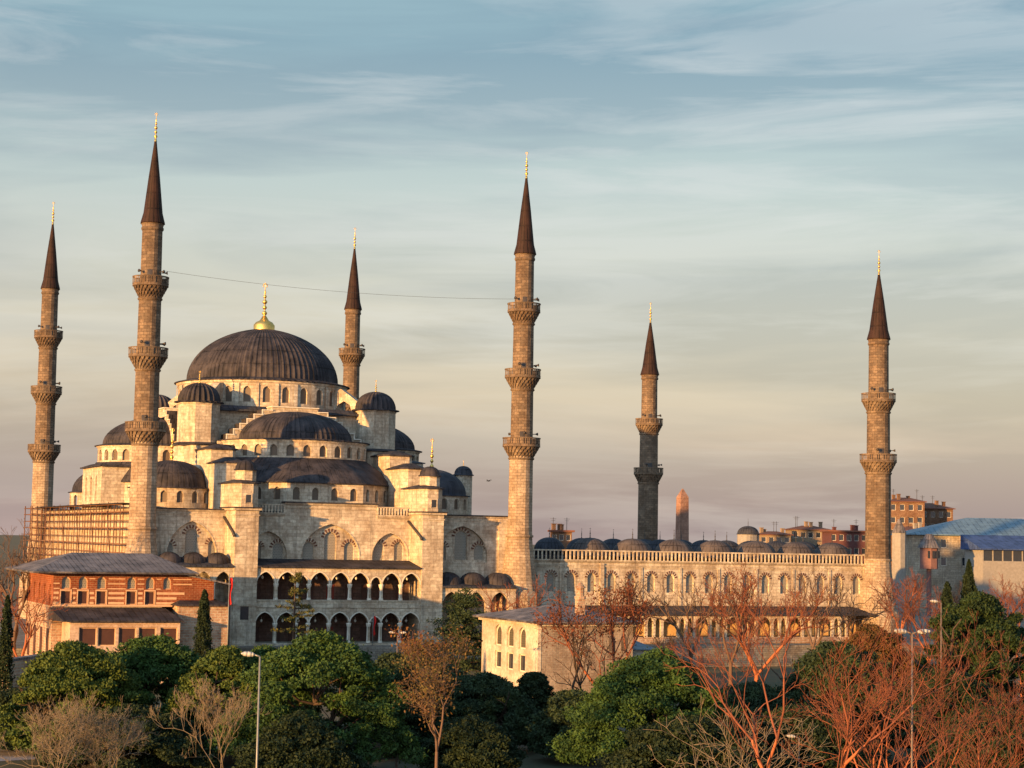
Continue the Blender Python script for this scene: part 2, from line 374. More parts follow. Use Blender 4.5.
gmat = gm; pathm = plain('pale_paving', (.34, .32, .34), .85, sc=.6); road = plain('asphalt', (.07, .07, .08), .8, sc=.5)
ground()
# ------------------------------------------------------------------ minarets
def minaret(x, y, zb, kind, label, detail=True):
    th = thing('minaret', label, 'minaret', (x, y, 3), 'six stone minarets of the mosque')
    tip, cb, bal, ring = (68.04, 56.93, (50.04, 40.85, 31.29), 17.71) if kind == 'A' else (58.63, 48.42, (40.26, 31.08), 15.21)
    rs = [1.32, 1.45, 1.55, 1.68] if kind == 'A' else [1.5, 1.72, 1.9]
    rb = [2.3, 2.5, 2.62] if kind == 'A' else [2.55, 2.75]
    s = MB(cyl=(x, y, 1.6)); lev = [cb+.02]+[b-1.1 for b in bal]+[ring]
    n = 32
    for i in range(len(lev)-1):
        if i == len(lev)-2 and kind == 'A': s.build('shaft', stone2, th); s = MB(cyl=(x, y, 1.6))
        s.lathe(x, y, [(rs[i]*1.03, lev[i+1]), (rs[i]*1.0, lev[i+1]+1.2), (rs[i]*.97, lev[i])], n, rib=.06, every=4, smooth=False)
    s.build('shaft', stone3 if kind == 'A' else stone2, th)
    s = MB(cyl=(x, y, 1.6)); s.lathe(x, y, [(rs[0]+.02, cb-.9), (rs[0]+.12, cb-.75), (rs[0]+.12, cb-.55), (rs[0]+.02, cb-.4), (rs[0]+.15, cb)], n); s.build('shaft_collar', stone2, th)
    b = MB(cyl=(x, y, 2.2)); r1 = rs[-1]
    b.lathe(x, y, [(r1+.18, ring+.15), (r1+.22, ring), (r1+.18, ring-.18), (r1+.05, ring-.2), (r1+.15, ring-1.5), (r1+.95, ring-7.5)], 16, smooth=False)
    b.lathe(x, y, [(r1+.95, ring-7.5), (r1+1.15, ring-7.6), (r1+1.45, ring-8.3), (r1+1.5, 2.9)], 12, smooth=False)
    b.build('base', stone3, th)
    for k, zt in enumerate(bal):
        rr = rb[k]; r_in = rs[k+1]
        B_ = MB(cyl=(x, y, 2)); zf = zt-1.1
        B_.lathe(x, y, [(rs[k]-.1, zf), (rr, zf), (rr, zf-.18), (rr-.08, zf-.22)], 32)
        for j in range(4):                                       # stalactite corbelling
            ra = rr-.1-(rr-r_in-.05)*j/4; rc = rr-.1-(rr-r_in-.05)*(j+1)/4; z1 = zf-.2-j*.38
            N_ = 24
            for i in range(N_):
                a = 2*pi*(i+.5*(j % 2))/N_; da = pi/N_*.72
                p = [(x+ra*cos(a-da), y+ra*sin(a-da), z1), (x+ra*cos(a+da), y+ra*sin(a+da), z1), (x+rc*cos(a), y+rc*sin(a), z1-.5)]
                q = [(x+(rc-.25)*cos(a-da), y+(rc-.25)*sin(a-da), z1), (x+(rc-.25)*cos(a+da), y+(rc-.25)*sin(a+da), z1)]
                B_.poly(p); B_.poly([p[0], p[2], q[0]]); B_.poly([p[1], q[1], p[2]])
            B_.lathe(x, y, [(rc-.02, z1), (rc-.1, z1-.38)], 32)
        B_.lathe(x, y, [(r_in+.12, zf-1.7), (r_in+.15, zf-1.85), (r_in, zf-2.0)], 32)
        bo = B_.build('balcony', stone2, th)
        P_ = MB(cyl=(x, y, 2)); M_ = 16
        P_.lathe(x, y, [(rr-.14, zf), (rr-.02, zf), (rr-.02, zf+.2), (rr-.14, zf+.2)], 32, smooth=False); P_.lathe(x, y, [(rr-.16, zt-.14), (rr+.04, zt-.14), (rr+.04, zt), (rr-.16, zt), (rr-.16, zt-.14)], 32, smooth=False)
        for i in range(M_):
            a = 2*pi*i/M_; P_.lathe(x, y, [(rr-.16, zf+.1), (rr+.03, zf+.1), (rr+.03, zt-.05), (rr-.16, zt-.05)], 1, a-.05, a+.05, smooth=False)
            for j in range(3):
                aa = a+2*pi/M_*(j+.75)/3.5; P_.lathe(x, y, [(rr-.1, zf+.1), (rr-.04, zf+.1), (rr-.04, zt-.05), (rr-.1, zt-.05)], 1, aa-.035, aa+.035, smooth=False)
        P_.build('railing', stone2, bo)
        if detail:
            for aa in (-2.6, -.9, -.2, 1.2):
                H = MB(); a = aa+k*.4; rx = rs[k]+.05
                c0 = Vector((x+rx*cos(a), y+rx*sin(a), zt+.55)); dv = Vector((cos(a), sin(a), .05))
                H.tube(c0, c0+dv*.4, .05, .06, 6); H.tube(c0+dv*.4, c0+dv*.75, .06, .22, 8)
                H.build('loudspeaker', iron, th)
            D_ = MB(); a = -1.9; rx = rs[k]+.012
            D_.lathe(x, y, [(rx, zf+.02), (rx+.03, zf+.05), (rx+.03, zf+1.9), (rx, zf+1.92)], 3, a-.25, a+.25); D_.build('door', iron, bo)
    c_ = MB(cyl=(x, y, 1.2)); c_.lathe(x, y, [(rs[0]+.05, cb-.02), (rs[0]+.25, cb), (rs[0]+.22, cb+.2), (rs[0]*.93, cb+1.4), (rs[0]*.55, cb+(tip-cb)*.55), (.12, tip)], 24, rib=.03, every=2)
    sp = c_.build('spire', spire_m, th)
    finial(x, y, tip-.1, 3.6, sp, r=.24)
    return th
D0 = 75.4
minaret(0, 0, 3, 'A', 'tallest-looking minaret with three balconies, just left of the great dome')
minaret(52.5, 0, 3, 'A', 'three-balcony minaret at the near corner between prayer hall and courtyard')
minaret(0, D0, 3, 'A', 'three-balcony minaret at the left edge, its foot wrapped in scaffolding')
minaret(52.5, D0, 3, 'A', 'minaret rising behind the right shoulder of the great dome')
minaret(111.1, 0, 3, 'B', 'two-balcony minaret at the far right corner of the courtyard wall', )
minaret(111.1, D0, 3, 'B', 'shaded two-balcony minaret standing behind the courtyard domes beside the obelisk')
# mahya cable
P0, P1 = at(165, 271, Y=0), at(516, 299, Y=0); cb = MB(); prev = None
for i in range(41):
    t = i/40; p = P0.lerp(P1, t); p.z -= 4*t*(1-t)*.9
    if prev is not None: cb.tube(prev, p, .022, n=4, cap=False)
    prev = p
tag(cb.build('cable', cable), 'thin cable strung high between two minarets across the sky', 'cable')
# ------------------------------------------------------------------ prayer hall
CX, CY, H = 25.7, 36.0, 13.2
YW, YP, YG = 1.5, -3.5, -3.2
mosque = thing('mosque', 'great domed stone mosque with cascading lead half-domes and arcaded side gallery', 'mosque', (CX, CY, 3))
XL, XR = 0.2, 51.2
XPL = (11.25, 14.3); XPR = (36.85, 39.85)
zt = 20.3
def body():
    b = MB(); y1 = 72
    # side and rear walls
    b.poly([(XL, y1, 3), (XL, YW+.0, 3), (XL, YW, zt), (XL, y1, zt)]); b.poly([(XR, y1, 3), (XR, YW, 3), (XR, YW, zt), (XR, y1, zt)]); b.poly([(XL, y1, 3), (XR, y1, 3), (XR, y1, zt), (XL, y1, zt)])
    mp = flat((0, YW), (1, 0), (0, 1))
    zc = 21.5
    xa, xb = X(285, YW, 503), X(377, YW, 503)
    arches = []
    # (px centre, px half width base, py apex, zspring)  large blind arches
    def big(pc, p0, p1, py): 
        x0, x1 = X(p0, YW, 560), X(p1, YW, 560); return ((x0+x1)/2, (x1-x0)/2, Zc(pc, 562, YW), Zc(pc, 556, YW), Zc(pc, py, YW)-Zc(pc, 556, YW))
    A = {'l': big(192, 166, 216, 521), 'c': big(330, 301, 359, 524), 'r': big(461, 436, 487, 526)}
    s1 = X(373, YW, 545); s2 = XPR[0]-.02
    A['cr'] = ((s1-.1+s2-.15)/2, (s2-.15-s1+.1)/2, A['c'][2], A['c'][3], Zc(390, 533, YW)-A['c'][3])
    cl0 = XPL[1]+.15; cl1 = X(287, YW, 545); A['cl'] = ((cl0+cl1)/2, (cl1-cl0)/2, A['c'][2], A['c'][3], Zc(267, 531, YW)-A['c'][3])
    def cell(k, u0, u1, z1):
        panel(b, mp, [(u0, u1, A[k])], 3.0, z1, .45)
        uc, a, zs, zp, rise = A[k]
        return uc, a, zs, zp, rise
    zl = A['c'][2]
    cell('l', XL, XPL[0], zt); cell('cl', XPL[1], XPL[1]+(cl1-XPL[1])*1.06, 20.0)
    m0 = XPL[1]+(cl1-XPL[1])*1.06; m1 = A['cr'][0]-A['cr'][1]-.3
    cell('c', m0, m1, 20.0); cell('cr', m1, XPR[0], 20.0); cell('r', XPR[1], XR, zt)
    b.box(xa, xb, YW, YW+2, 20.0, zc)
    # moulded rim round each blind arch
    o = b.build('wall', [stone], mosque)
    for k, op in A.items():
        rim = MB()
        ol = outline(op)
        for i in range(1, len(ol)-2):
            (ua, za), (ub, zb) = ol[i], ol[i+1]; s = 1+.12/op[1]; f = lambda u, z: (op[0]+(u-op[0])*s, z+.13*(z > op[3]))
            pa, pb = f(ua, za), f(ub, zb); rim.poly([mp(ua, za, -.06), mp(ub, zb, -.06), mp(*pb, -.06), mp(*pa, -.06)]); rim.poly([mp(*pa, -.06), mp(*pb, -.06), mp(*pb, 0), mp(*pa, 0)]); rim.poly([mp(ua, za, -.06), mp(ub, zb, -.06), mp(ub, zb, .02), mp(ua, za, .02)])
        rim.build('arch_moulding', stone, o)
    # recess backs with windows
    mq = flat((0, YW+.45), (1, 0), (0, 1)); wins = []
    def tymp(k, ws):
        tb = MB()
        uc, a, zs, zp, rise = A[k]; u = uc-a-.3; cells = []
        for (p0, p1, pt_, pb) in ws:
            x0, x1 = X(p0, YW+.45, 550), X(p1, YW+.45, 550); c = (x0+x1)/2; ha = (x1-x0)/2; zt_ = Zc(p0, pt_, YW+.45); zb_ = Zc(p0, pb, YW+.45)
            cells.append((c, ha, max(zb_, zs+.1), zt_-ha*1.05, ha*1.05))
        cells.sort(); cc = []
        for i, c in enumerate(cells):
            r = (c[0]+cells[i+1][0])/2 if i+1 < len(cells) else uc+a+.3
            cc.append((u, r, c)); u = r
        panel(tb, mq, cc, zs-.3, zp+rise+.3, .28); to = tb.build('tympanum', stone, mosque)
        for c in cells: window(mq, c, to, pane_g, .28); voussoir(mq, c[0], c[1]+.05, c[3], c[4], to, 8, .42)
    tymp('l', [(162, 173, 541, 561), (185, 197, 528, 561), (208, 217, 540, 561)])
    tymp('cl', [(253, 261, 543, 560), (272.5, 284, 542, 560)])
    tymp('c', [(302.5, 314, 541, 560.5), (324, 336, 531.5, 560.5), (344, 354, 542, 560.5)])
    tymp('cr', [(373.5, 383.5, 541.5, 560.5), (394, 403, 542, 560.5)])
    tymp('r', [(437, 446, 543, 560), (454.5, 467, 530, 560), (474, 484, 544, 560)])
    # cornices
    c = MB()
    for a_, b_, z in ((XL, XPL[0], zt), (xa, xb, zc), (XPR[1], XR, zt)):
        moulding(c, mp, a_, b_, z-.75, z-.55, .12); moulding(c, mp, a_, b_, z-.25, z, .3)
    for a_, b_ in ((XPL[1], xa), (xb, XPR[0])): moulding(c, mp, a_, b_, 19.7, 20.02, .3)
    ms = flat((XL, 0), (0, -1), (1, 0)); moulding(c, lambda u, z, d=0: (XL+d, u, z), YW, 72, zt-.25, zt, .3)
    c.build('cornice', stone, mosque)
    d = MB()
    for a_, b_, z in ((XL-.35, XPL[0], zt), (xa-.1, xb+.1, zc), (XPR[1], XR+.4, zt)): d.box(a_, b_, YW-.42, YW+1.4, z+.003, z+.16)
    d.box(XL-.35, XL+1.2, YW+1.41, 72, zt+.003, zt+.16)
    d.box(XL+1.2, XR, YW+1.4, 72, zt-.4, zt+.05); d.build('roof_deck', lead, mosque)
    # corner pilaster by near right minaret
    d = MB(); xx = X(499, YW-.4, 540); d.box(xx, XR+.1, YW-.4, YW+.01, 3, zt-.3); d.build('pilaster', stone, mosque)
    # balustrades left and right of the centre
    for a_, b_ in ((XPL[1]+.02, xa), (xb, XPR[0]-.02)):
        q = MB(); z0 = 20.03; z1 = 21.25; y0, y1 = YW-.28, YW-.02
        q.box(a_, b_, y0, y1, z0, z0+.12); q.box(a_, b_, y0, y1, z1-.16, z1)
        n = int((b_-a_)/.42)
        for i in range(n+1): x = a_+.1+(b_-a_-.2)*i/n; q.box(x-.1, x+.1, y0+.04, y1-.04, z0+.12, z1-.16)
        q.build('balustrade', stone, mosque)
body()
def gallery():
    mp = flat((0, YG), (1, 0), (0, 1))
    xs0, xs1 = XPL[1], XPR[0]
    zr = Zc(330, 568, YG); zs_ = Zc(330, 600, YG); zf0 = Zc(330, 643, YG)
    cents = [265.6, 287, 303, 319.6, 340.4, 359.8, 376, 391.3, 411]; nar = (2, 6)
    xc = [X(p, YG, 590) for p in cents]
    def row(z0, z1, apex, spring):
        g = MB(); cells = []; u = xs0
        for i, c in enumerate(xc):
            r = xs1 if i == 8 else None
            a = .72 if i in nar else 1.26
            if r is None:
                an = .72 if (i+1) in nar else 1.26
                r = (c+a + xc[i+1]-an)/2
            ap = apex-(.55 if i in nar else 0)
            sp = spring if i not in nar else spring+.1
            cells.append((u, r, (c, min(a, r-c-.05, c-u-.05), z0, sp, ap-sp))); u = r
        panel(g, mp, cells, z0, z1, .5, back=True)
        return g, cells
    za, zspr = Zc(330, 572.5, YG), Zc(330, 584.5, YG)
    def rims(cells, par):
        for u_, r_, op in cells:
            ol = outline(op); m = MB()
            for i in range(len(ol)-1):
                (ua, za_), (ub, zb_) = ol[i], ol[i+1]
                if min(za_, zb_) < op[3]-.01: continue
                f = lambda u, z: (op[0]+(u-op[0])*(1+.13/op[1]), z+.13)
                pa, pb = f(ua, za_), f(ub, zb_); m.poly([mp(ua, za_, -.05), mp(ub, zb_, -.05), mp(*pb, -.05), mp(*pa, -.05)]); m.poly([mp(*pa, -.05), mp(*pb, -.05), mp(*pb, 0), mp(*pa, 0)]); m.poly([mp(ua, za_, -.05), mp(ub, zb_, -.05), mp(ub, zb_, .02), mp(ua, za_, .02)])
            m.build('arch_rim', marble, par)
    g, cells = row(zs_, zr, za, zspr); up_ = g.build('gallery_arcade', stone, mosque)
    zb, zspr2 = Zc(330, 612.5, YG), Zc(330, 623.5, YG)
    g2, cells2 = row(zf0, zs_-1.0, zb, zspr2); lo_ = g2.build('gallery_arcade', stone, mosque); rims(cells, up_); rims(cells2, lo_)
    for cc, z0, zsp, par in ((cells, zs_, zspr, up_), (cells2, zf0, zspr2, lo_)):
        for i in range(len(cc)-1):
            x = cc[i][1]; c_ = MB(cyl=(x, YG+.25, .2)); y = YG+.02
            c_.lathe(x, y+.22, [(.3, z0), (.3, z0+.2), (.24, z0+.3), (.21, zsp-.5), (.28, zsp-.35), (.34, zsp-.1), (.36, zsp+.06), (.01, zsp+.06)], 12)
            c_.build('column', marble, par)
    # cut piers so that columns carry the arches: slender impost walls hidden behind columns
    s = MB(); s.box(xs0, xs1, YG-.12, YG+.52, zs_-1.0+.003, zs_-.003); s.box(xs0, xs1, YG-.22, YG-.125, zs_-.2, zs_-.05); s.box(xs0, xs1, YG+.52, YW, zs_-.35, zs_-.1); s.build('gallery_floor', stone, mosque)
    s = MB(); s.box(xs0, xs1, YG-.3, YW, 2.9, zf0-.003); s.box(xs0, xs1, YG-.45, YG-.31, zf0-.35, zf0-.05); s.build('gallery_plinth', stone, mosque)
    r = MB(); zt_ = Zc(330, 560.5, YW); y0 = YG-.45
    r.mesh([(xs0, y0, zr), (xs1, y0, zr), (xs1, YW, zt_), (xs0, YW, zt_), (xs0, y0, zr+.14), (xs1, y0, zr+.14), (xs1, YW, zt_+.14), (xs0, YW, zt_+.14)], [(0, 1, 5, 4), (4, 5, 6, 7), (0, 3, 2, 1), (0, 4, 7, 3), (1, 2, 6, 5)])
    r.build('gallery_roof', lead, mosque)
    # back-wall doors and shutters inside the gallery
    for i, c in enumerate(xc):
        for z0 in (zs_, zf0):
            w = MB(); w.box(c-.55, c+.55, YW-.36, YW-.303, z0+.003, z0+1.9); w.build('door', wood if i not in (4,) else red_door, mosque)
            l = MB(cyl=(c, YW-.8, 1)); l.lathe(c, YG+1.6, [(.02, z0+3.3), (.02, z0+3.05), (.16, z0+2.9), (.16, z0+2.75), (.02, z0+2.6)], 8); l.build('lantern', white, mosque)
    w = MB(); w.box(xs0+.01, xs1-.01, YW-.3, YW-.082, zf0, zr-.3); w.build('gallery_back_wall', shadewall, mosque)  # added dark sheet before the stone wall; its brown paints the gallery's shade
    # domed side galleries
    def side(x0, x1, ztop_py, zeave_py, apex_py, spring_py, pcs, half, pref, ndome, fy=YG, aw=1.5):
        zr_ = Zc(pref, zeave_py, fy); g = MB(); cells = []; u = x0; mp2 = flat((0, fy), (1, 0), (0, 1))
        xs = [X(p, fy, 600) for p in pcs]
        for i, c in enumerate(xs):
            rr = x1 if i == len(xs)-1 else (c+xs[i+1])/2
            cells.append((u, rr, (c, min(aw, rr-c-.2, c-u-.2), 3.0, Zc(pref, spring_py, fy), Zc(pref, apex_py, fy)-Zc(pref, spring_py, fy)))); u = rr
        panel(g, mp2, cells, 3.0, zr_, .5, back=True); go = g.build('gallery_arcade', stone, mosque)
        for i in range(len(cells)-1):
            x = cells[i][1]; zsp = cells[i][2][3]; c_ = MB(cyl=(x, fy, .2)); c_.lathe(x, fy+.2, [(.3, 3), (.2, 3.3), (.18, zsp-.4), (.3, zsp), (.01, zsp)], 10); c_.build('column', marble, go)
        r = MB(); r.box(x0, x1, fy-.4, YW, zr_+.003, zr_+.2)
        zt2 = Zc(pref, ztop_py, (fy+YW)/2)
        r.mesh([(x0, fy-.4, zr_+.2), (x1, fy-.4, zr_+.2), (x1, YW, zr_+1.2), (x0, YW, zr_+1.2), (x0, YW, zr_+.2), (x1, YW, zr_+.2)], [(0, 1, 2, 3), (0, 3, 4), (1, 5, 2)])
        ro = r.build('gallery_roof', lead_b, mosque)
        for i in range(ndome):
            x = x0+(x1-x0)*(i+.5)/ndome; rr = (x1-x0)/ndome*.54; d = MB(cyl=(x, (fy+YW)/2, rr)); d.lathe(x, (fy+YW)/2, cap_prof(rr, zr_+.2, zt2-zr_-.1, over=.0), 28, rib=.04, every=2); d.build('small_dome', lead, ro)
    side(XL+1.6, XPL[0], 553, 567, 571.5, 584, (178, 203, 223), 0, 205, 3)
    side(XPR[1], XR-.5, 573, 588, 592, 606, (451.5, 476.5, 500), 0, 475, 3, aw=1.35)
shadewall = masonry('brown_painted_shade', (.20, .12, .10), (.14, .09, .08), (.1, .07, .06))  # deep brown with the shade under the gallery roof mixed in
red_door = plain('red_brown_door', (.22, .04, .03), .6)
gallery()
def buttress(x0, x1, k):
    b = MB(); b.box(x0, x1, YP, YW+.5, 2.9, 20.55)
    b.box(x0-.1, x1+.1, YP-.1, YW, 8.1, 8.3)
    ob = b.build('pier', stone, mosque)
    c = MB(); c.box(x0-.12, x1+.12, YP-.12, YW+1, 19.6, 19.75); c.box(x0-.3, x1+.3, YP-.3, YW+1, 20.3, 20.56); c.build('cornice', stone, mosque)
    l = MB(); l.box(x0-.42, x1+.42, YP-.42, YW+2, 20.563, 20.72); l.build('lead_flashing', lead, mosque)
    # stepped blocks climbing to the weight turret
    def blk(xa, xb, ya, yb, z0, z1, rise, ch=.8):
        p = [(xa+ch, ya), (xb-ch, ya), (xb, ya+ch), (xb, yb), (xa, yb), (xa, ya+ch)]
        m = MB(); m.prism(p, z0, z1); o = m.build('step_block', stone, mosque)
        cx_, cy_ = (xa+xb)/2, (ya+yb)/2; q = [(cx_+(a-cx_)*(1+.6/(xb-xa)), cy_+(b-cy_)*(1+.6/(yb-ya))) for a, b in p]
        m = MB(); m.prism(q, z1, z1+.15); m.prism(q, z1+.15, z1+.15+rise, k=.25); m.build('lead_roof', lead, o); return o
    w = (x1-x0)
    o = blk(x0-.15, x1+.15, YP+.3, 4.0, 20.7, 23.75, .5, .9)
    cw = (x0+x1)/2+.15
    q = MB(); q.box(cw-.35, cw+.35, YP+.27, YP+.35, 21.3, 22.3); q.build('window', glass, o)
    q = MB(); q.box(cw-.5, cw+.5, YP+.22, YP+.268, 22.3, 22.45); q.box(cw-.5, cw-.35, YP+.22, YP+.29, 21.2, 22.3); q.box(cw+.35, cw+.5, YP+.22, YP+.29, 21.2, 22.3); q.build('window_frame', stone, o)
    # little lead-capped lantern
    lx, ly = (x0+x1)/2+.35, -.9
    m = MB(); m.prism(octa(lx, ly, 1.35, 8), 24.1, 25.6); o2 = m.build('lantern_turret', stone, mosque)
    m = MB(cyl=(lx, ly, 1.2)); m.lathe(lx, ly, cap_prof(1.4, 25.6, 1.25, 6, .18), 24, rib=.04); m.build('lead_cap', lead, o2)
    dx = 1 if k == 0 else -.2
    blk(x0-.2, x1+.3, 4.2, 10.3, 20.5, 26.6, .7, .8)
    blk(x0-.5, x1+.6, 10.4, 16.0, 20.5, 28.6, .6, .6)
    blk(x0-1.2, x1+1.2, 16.1, 26.0, 20.5, 29.4, .25, .6)
    if k == 0: q = MB(); q.box(12.2, 13.3, YP-.02, YP+.05, 6.3, 8.0); q.build('window', glass, ob); q = MB(); q.box(12.05, 13.45, YP-.06, YP-.003, 8.0, 8.15); q.build('window_frame', stone, ob)
    # rain pipe slanting down at the inner corner
    p = MB(); xs_ = x0-.25
    a = (x0-.28, YW-.1, 19.4); e = (x0-.28, YP-.05, 17.3); p.tube(a, e, .16, n=6); p.tube(e, (x0-.1, YP-.15, 16.9), .2, n=6); p.build('drain_pipe', iron, mosque)
buttress(*XPL, 0); buttress(*XPR, 1)
def turrets():
    for i, (sx, sy) in enumerate(((-1, -1), (1, -1), (-1, 1), (1, 1))):
        x, y = CX+sx*H, CY+sy*H; r = 2.98
        m = MB(); m.prism(octa(x, y, r), 29.6, 35.7); m.prism(octa(x, y, r+.12), 35.35, 35.55)
        m.prism(octa(x, y, r+.5), 20.5, 29.6); t = m.build('weight_turret', stone, mosque)
        l = MB(); l.prism(octa(x, y, r+.75), 29.45, 29.65); l.prism(octa(x, y, r+.72), 29.65, 30.0, k=.86); l.build('lead_flashing', lead, t)
        c = MB(cyl=(x, y, r)); c.lathe(x, y, [(r+.3, 35.6), (r+.32, 35.75)]+[(p, q) for p, q in cap_prof(r-.2, 35.75, 2.75, 9, .1)][2:], 72, rib=.24, every=3, smooth=False); c.build('ribbed_cap', lead, t)
        finial(x, y, 38.3, 1.9, t, r=.17)
turrets()
def drum():
    R_ = 12.55; z0, z1 = 35.4, 39.45; mp = curved(CX-.3, CY, R_); m = MB(cyl=(CX-.3, CY, R_)); n = 28; cells = []
    for i in range(n):
        a = 2*pi*i/n; c = a*R_; w = 2*pi*R_/n
        cells.append((c-w/2, c+w/2, (c, .56, z0+.85, z0+2.55, .65)))
    # subdivide cells horizontally: centre cell holds the opening, sides plain
    full = []
    for u0_, u1_, op in cells: full += [(u0_, op[0]-.95, None), (op[0]-.95, op[0]+.95, op), (op[0]+.95, u1_, None)]
    panel(m, mp, full, z0, z1, .35)
    o = m.build('drum', stone, mosque)
    for u0_, u1_, op in cells:
        a = op[0]/R_
        if sin(a) < .35 or cos(a) < -.5: window(mp, op, o, pane_w, .35, fr=.06)
    c = MB(cyl=(CX-.3, CY, R_)); c.lathe(CX-.3, CY, [(R_+.02, z1-.4), (R_+.15, z1-.3), (R_+.3, z1), (R_-.3, z1)], 56); c.lathe(CX-.3, CY, [(R_+.02, z0+3.35), (R_+.1, z0+3.4), (R_+.02, z0+3.5)], 56); c.build('cornice', stone, o)
    for i in range(n):
        b = MB(cyl=(CX-.3, CY, R_))                                        # slim pilasters between the windows
        a = 2*pi*(i+.5)/n; b.lathe(CX-.3, CY, [(R_-.1, z0), (R_+.22, z0), (R_+.22, z1-.5), (R_-.1, z1-.3)], 1, a-.024, a+.024, smooth=False); b.build('pilaster', stone, o)
    d = MB(cyl=(CX-.3, CY, 11.3)); Rd = 11.2; p = [(R_+.45, z1+.0), (R_+.45, z1+.14), (Rd+.1, z1+.55), (Rd, z1+.6)]
    hh = 48.2-z1-.6
    for i in range(1, 19): t = i/18*pi/2; p.append((max(.3, Rd*cos(t)), z1+.6+hh*(sin(t)*.86+.14*i/18)))
    d.lathe(CX-.3, CY, p, 252, rib=.13, every=3, smooth=False); do = d.build('main_dome', lead, mosque)
    finial(CX-.3, CY, 48.0, 7.3, do, r=.42, base=1.62)
    # square lead shelf below the drum
    s = MB(); a = H+.6; s.prism([(CX-a, CY-a+1.4), (CX-a+1.4, CY-a), (CX+a-1.4, CY-a), (CX+a, CY-a+1.4), (CX+a, CY+a-1.4), (CX+a-1.4, CY+a), (CX-a+1.4, CY+a), (CX-a, CY+a-1.4)], 34.75, 35.05)
    a = H+.2; s.prism([(CX-a, CY-a), (CX+a, CY-a), (CX+a, CY+a), (CX-a, CY+a)], 35.05, 35.6, k=.93); s.build('lead_shelf', lead_b, mosque)
    s = MB(); a = H-.6; s.box(CX-a, CX+a, CY-a, CY+a, 20.4, 34.75); s.build('core_wall', stone, mosque)
    # flying buttresses from drum to the turrets
    for i, (sx, sy) in enumerate(((-1, -1), (1, -1), (-1, 1), (1, 1))):
        f = MB(); o_ = Vector((sx, sy, 0)).normalized(); t = Vector((-o_.y, o_.x, 0)); c0 = Vector((CX-.3, CY, 0))
        ra, rb_ = R_-.2, H*1.414-2.6
        pts = [(ra, 39.1), (ra+1.2, 38.9), (rb_+.4, 36.9), (rb_+.4, 35.2), (rb_-.6, 35.2)]+[(rb_-.6-(rb_-.6-ra-.3)*.5*(1-cos(q))-0, 35.2+1.9*sin(q)) for q in (pi*.25, pi*.5, pi*.75)]+[(ra+.2, 35.2), (ra, 35.2)]
        L_ = [tuple(c0+o_*p_[0]+t*.6+Vector((0, 0, p_[1]))) for p_ in pts]; R2 = [tuple(c0+o_*p_[0]-t*.6+Vector((0, 0, p_[1]))) for p_ in pts]
        f.poly(L_); f.poly(R2[::-1])
        for j in range(len(pts)): k = (j+1) % len(pts); f.poly([L_[j], L_[k], R2[k], R2[j]])
        f.build('flying_buttress', stone, mosque)
drum()
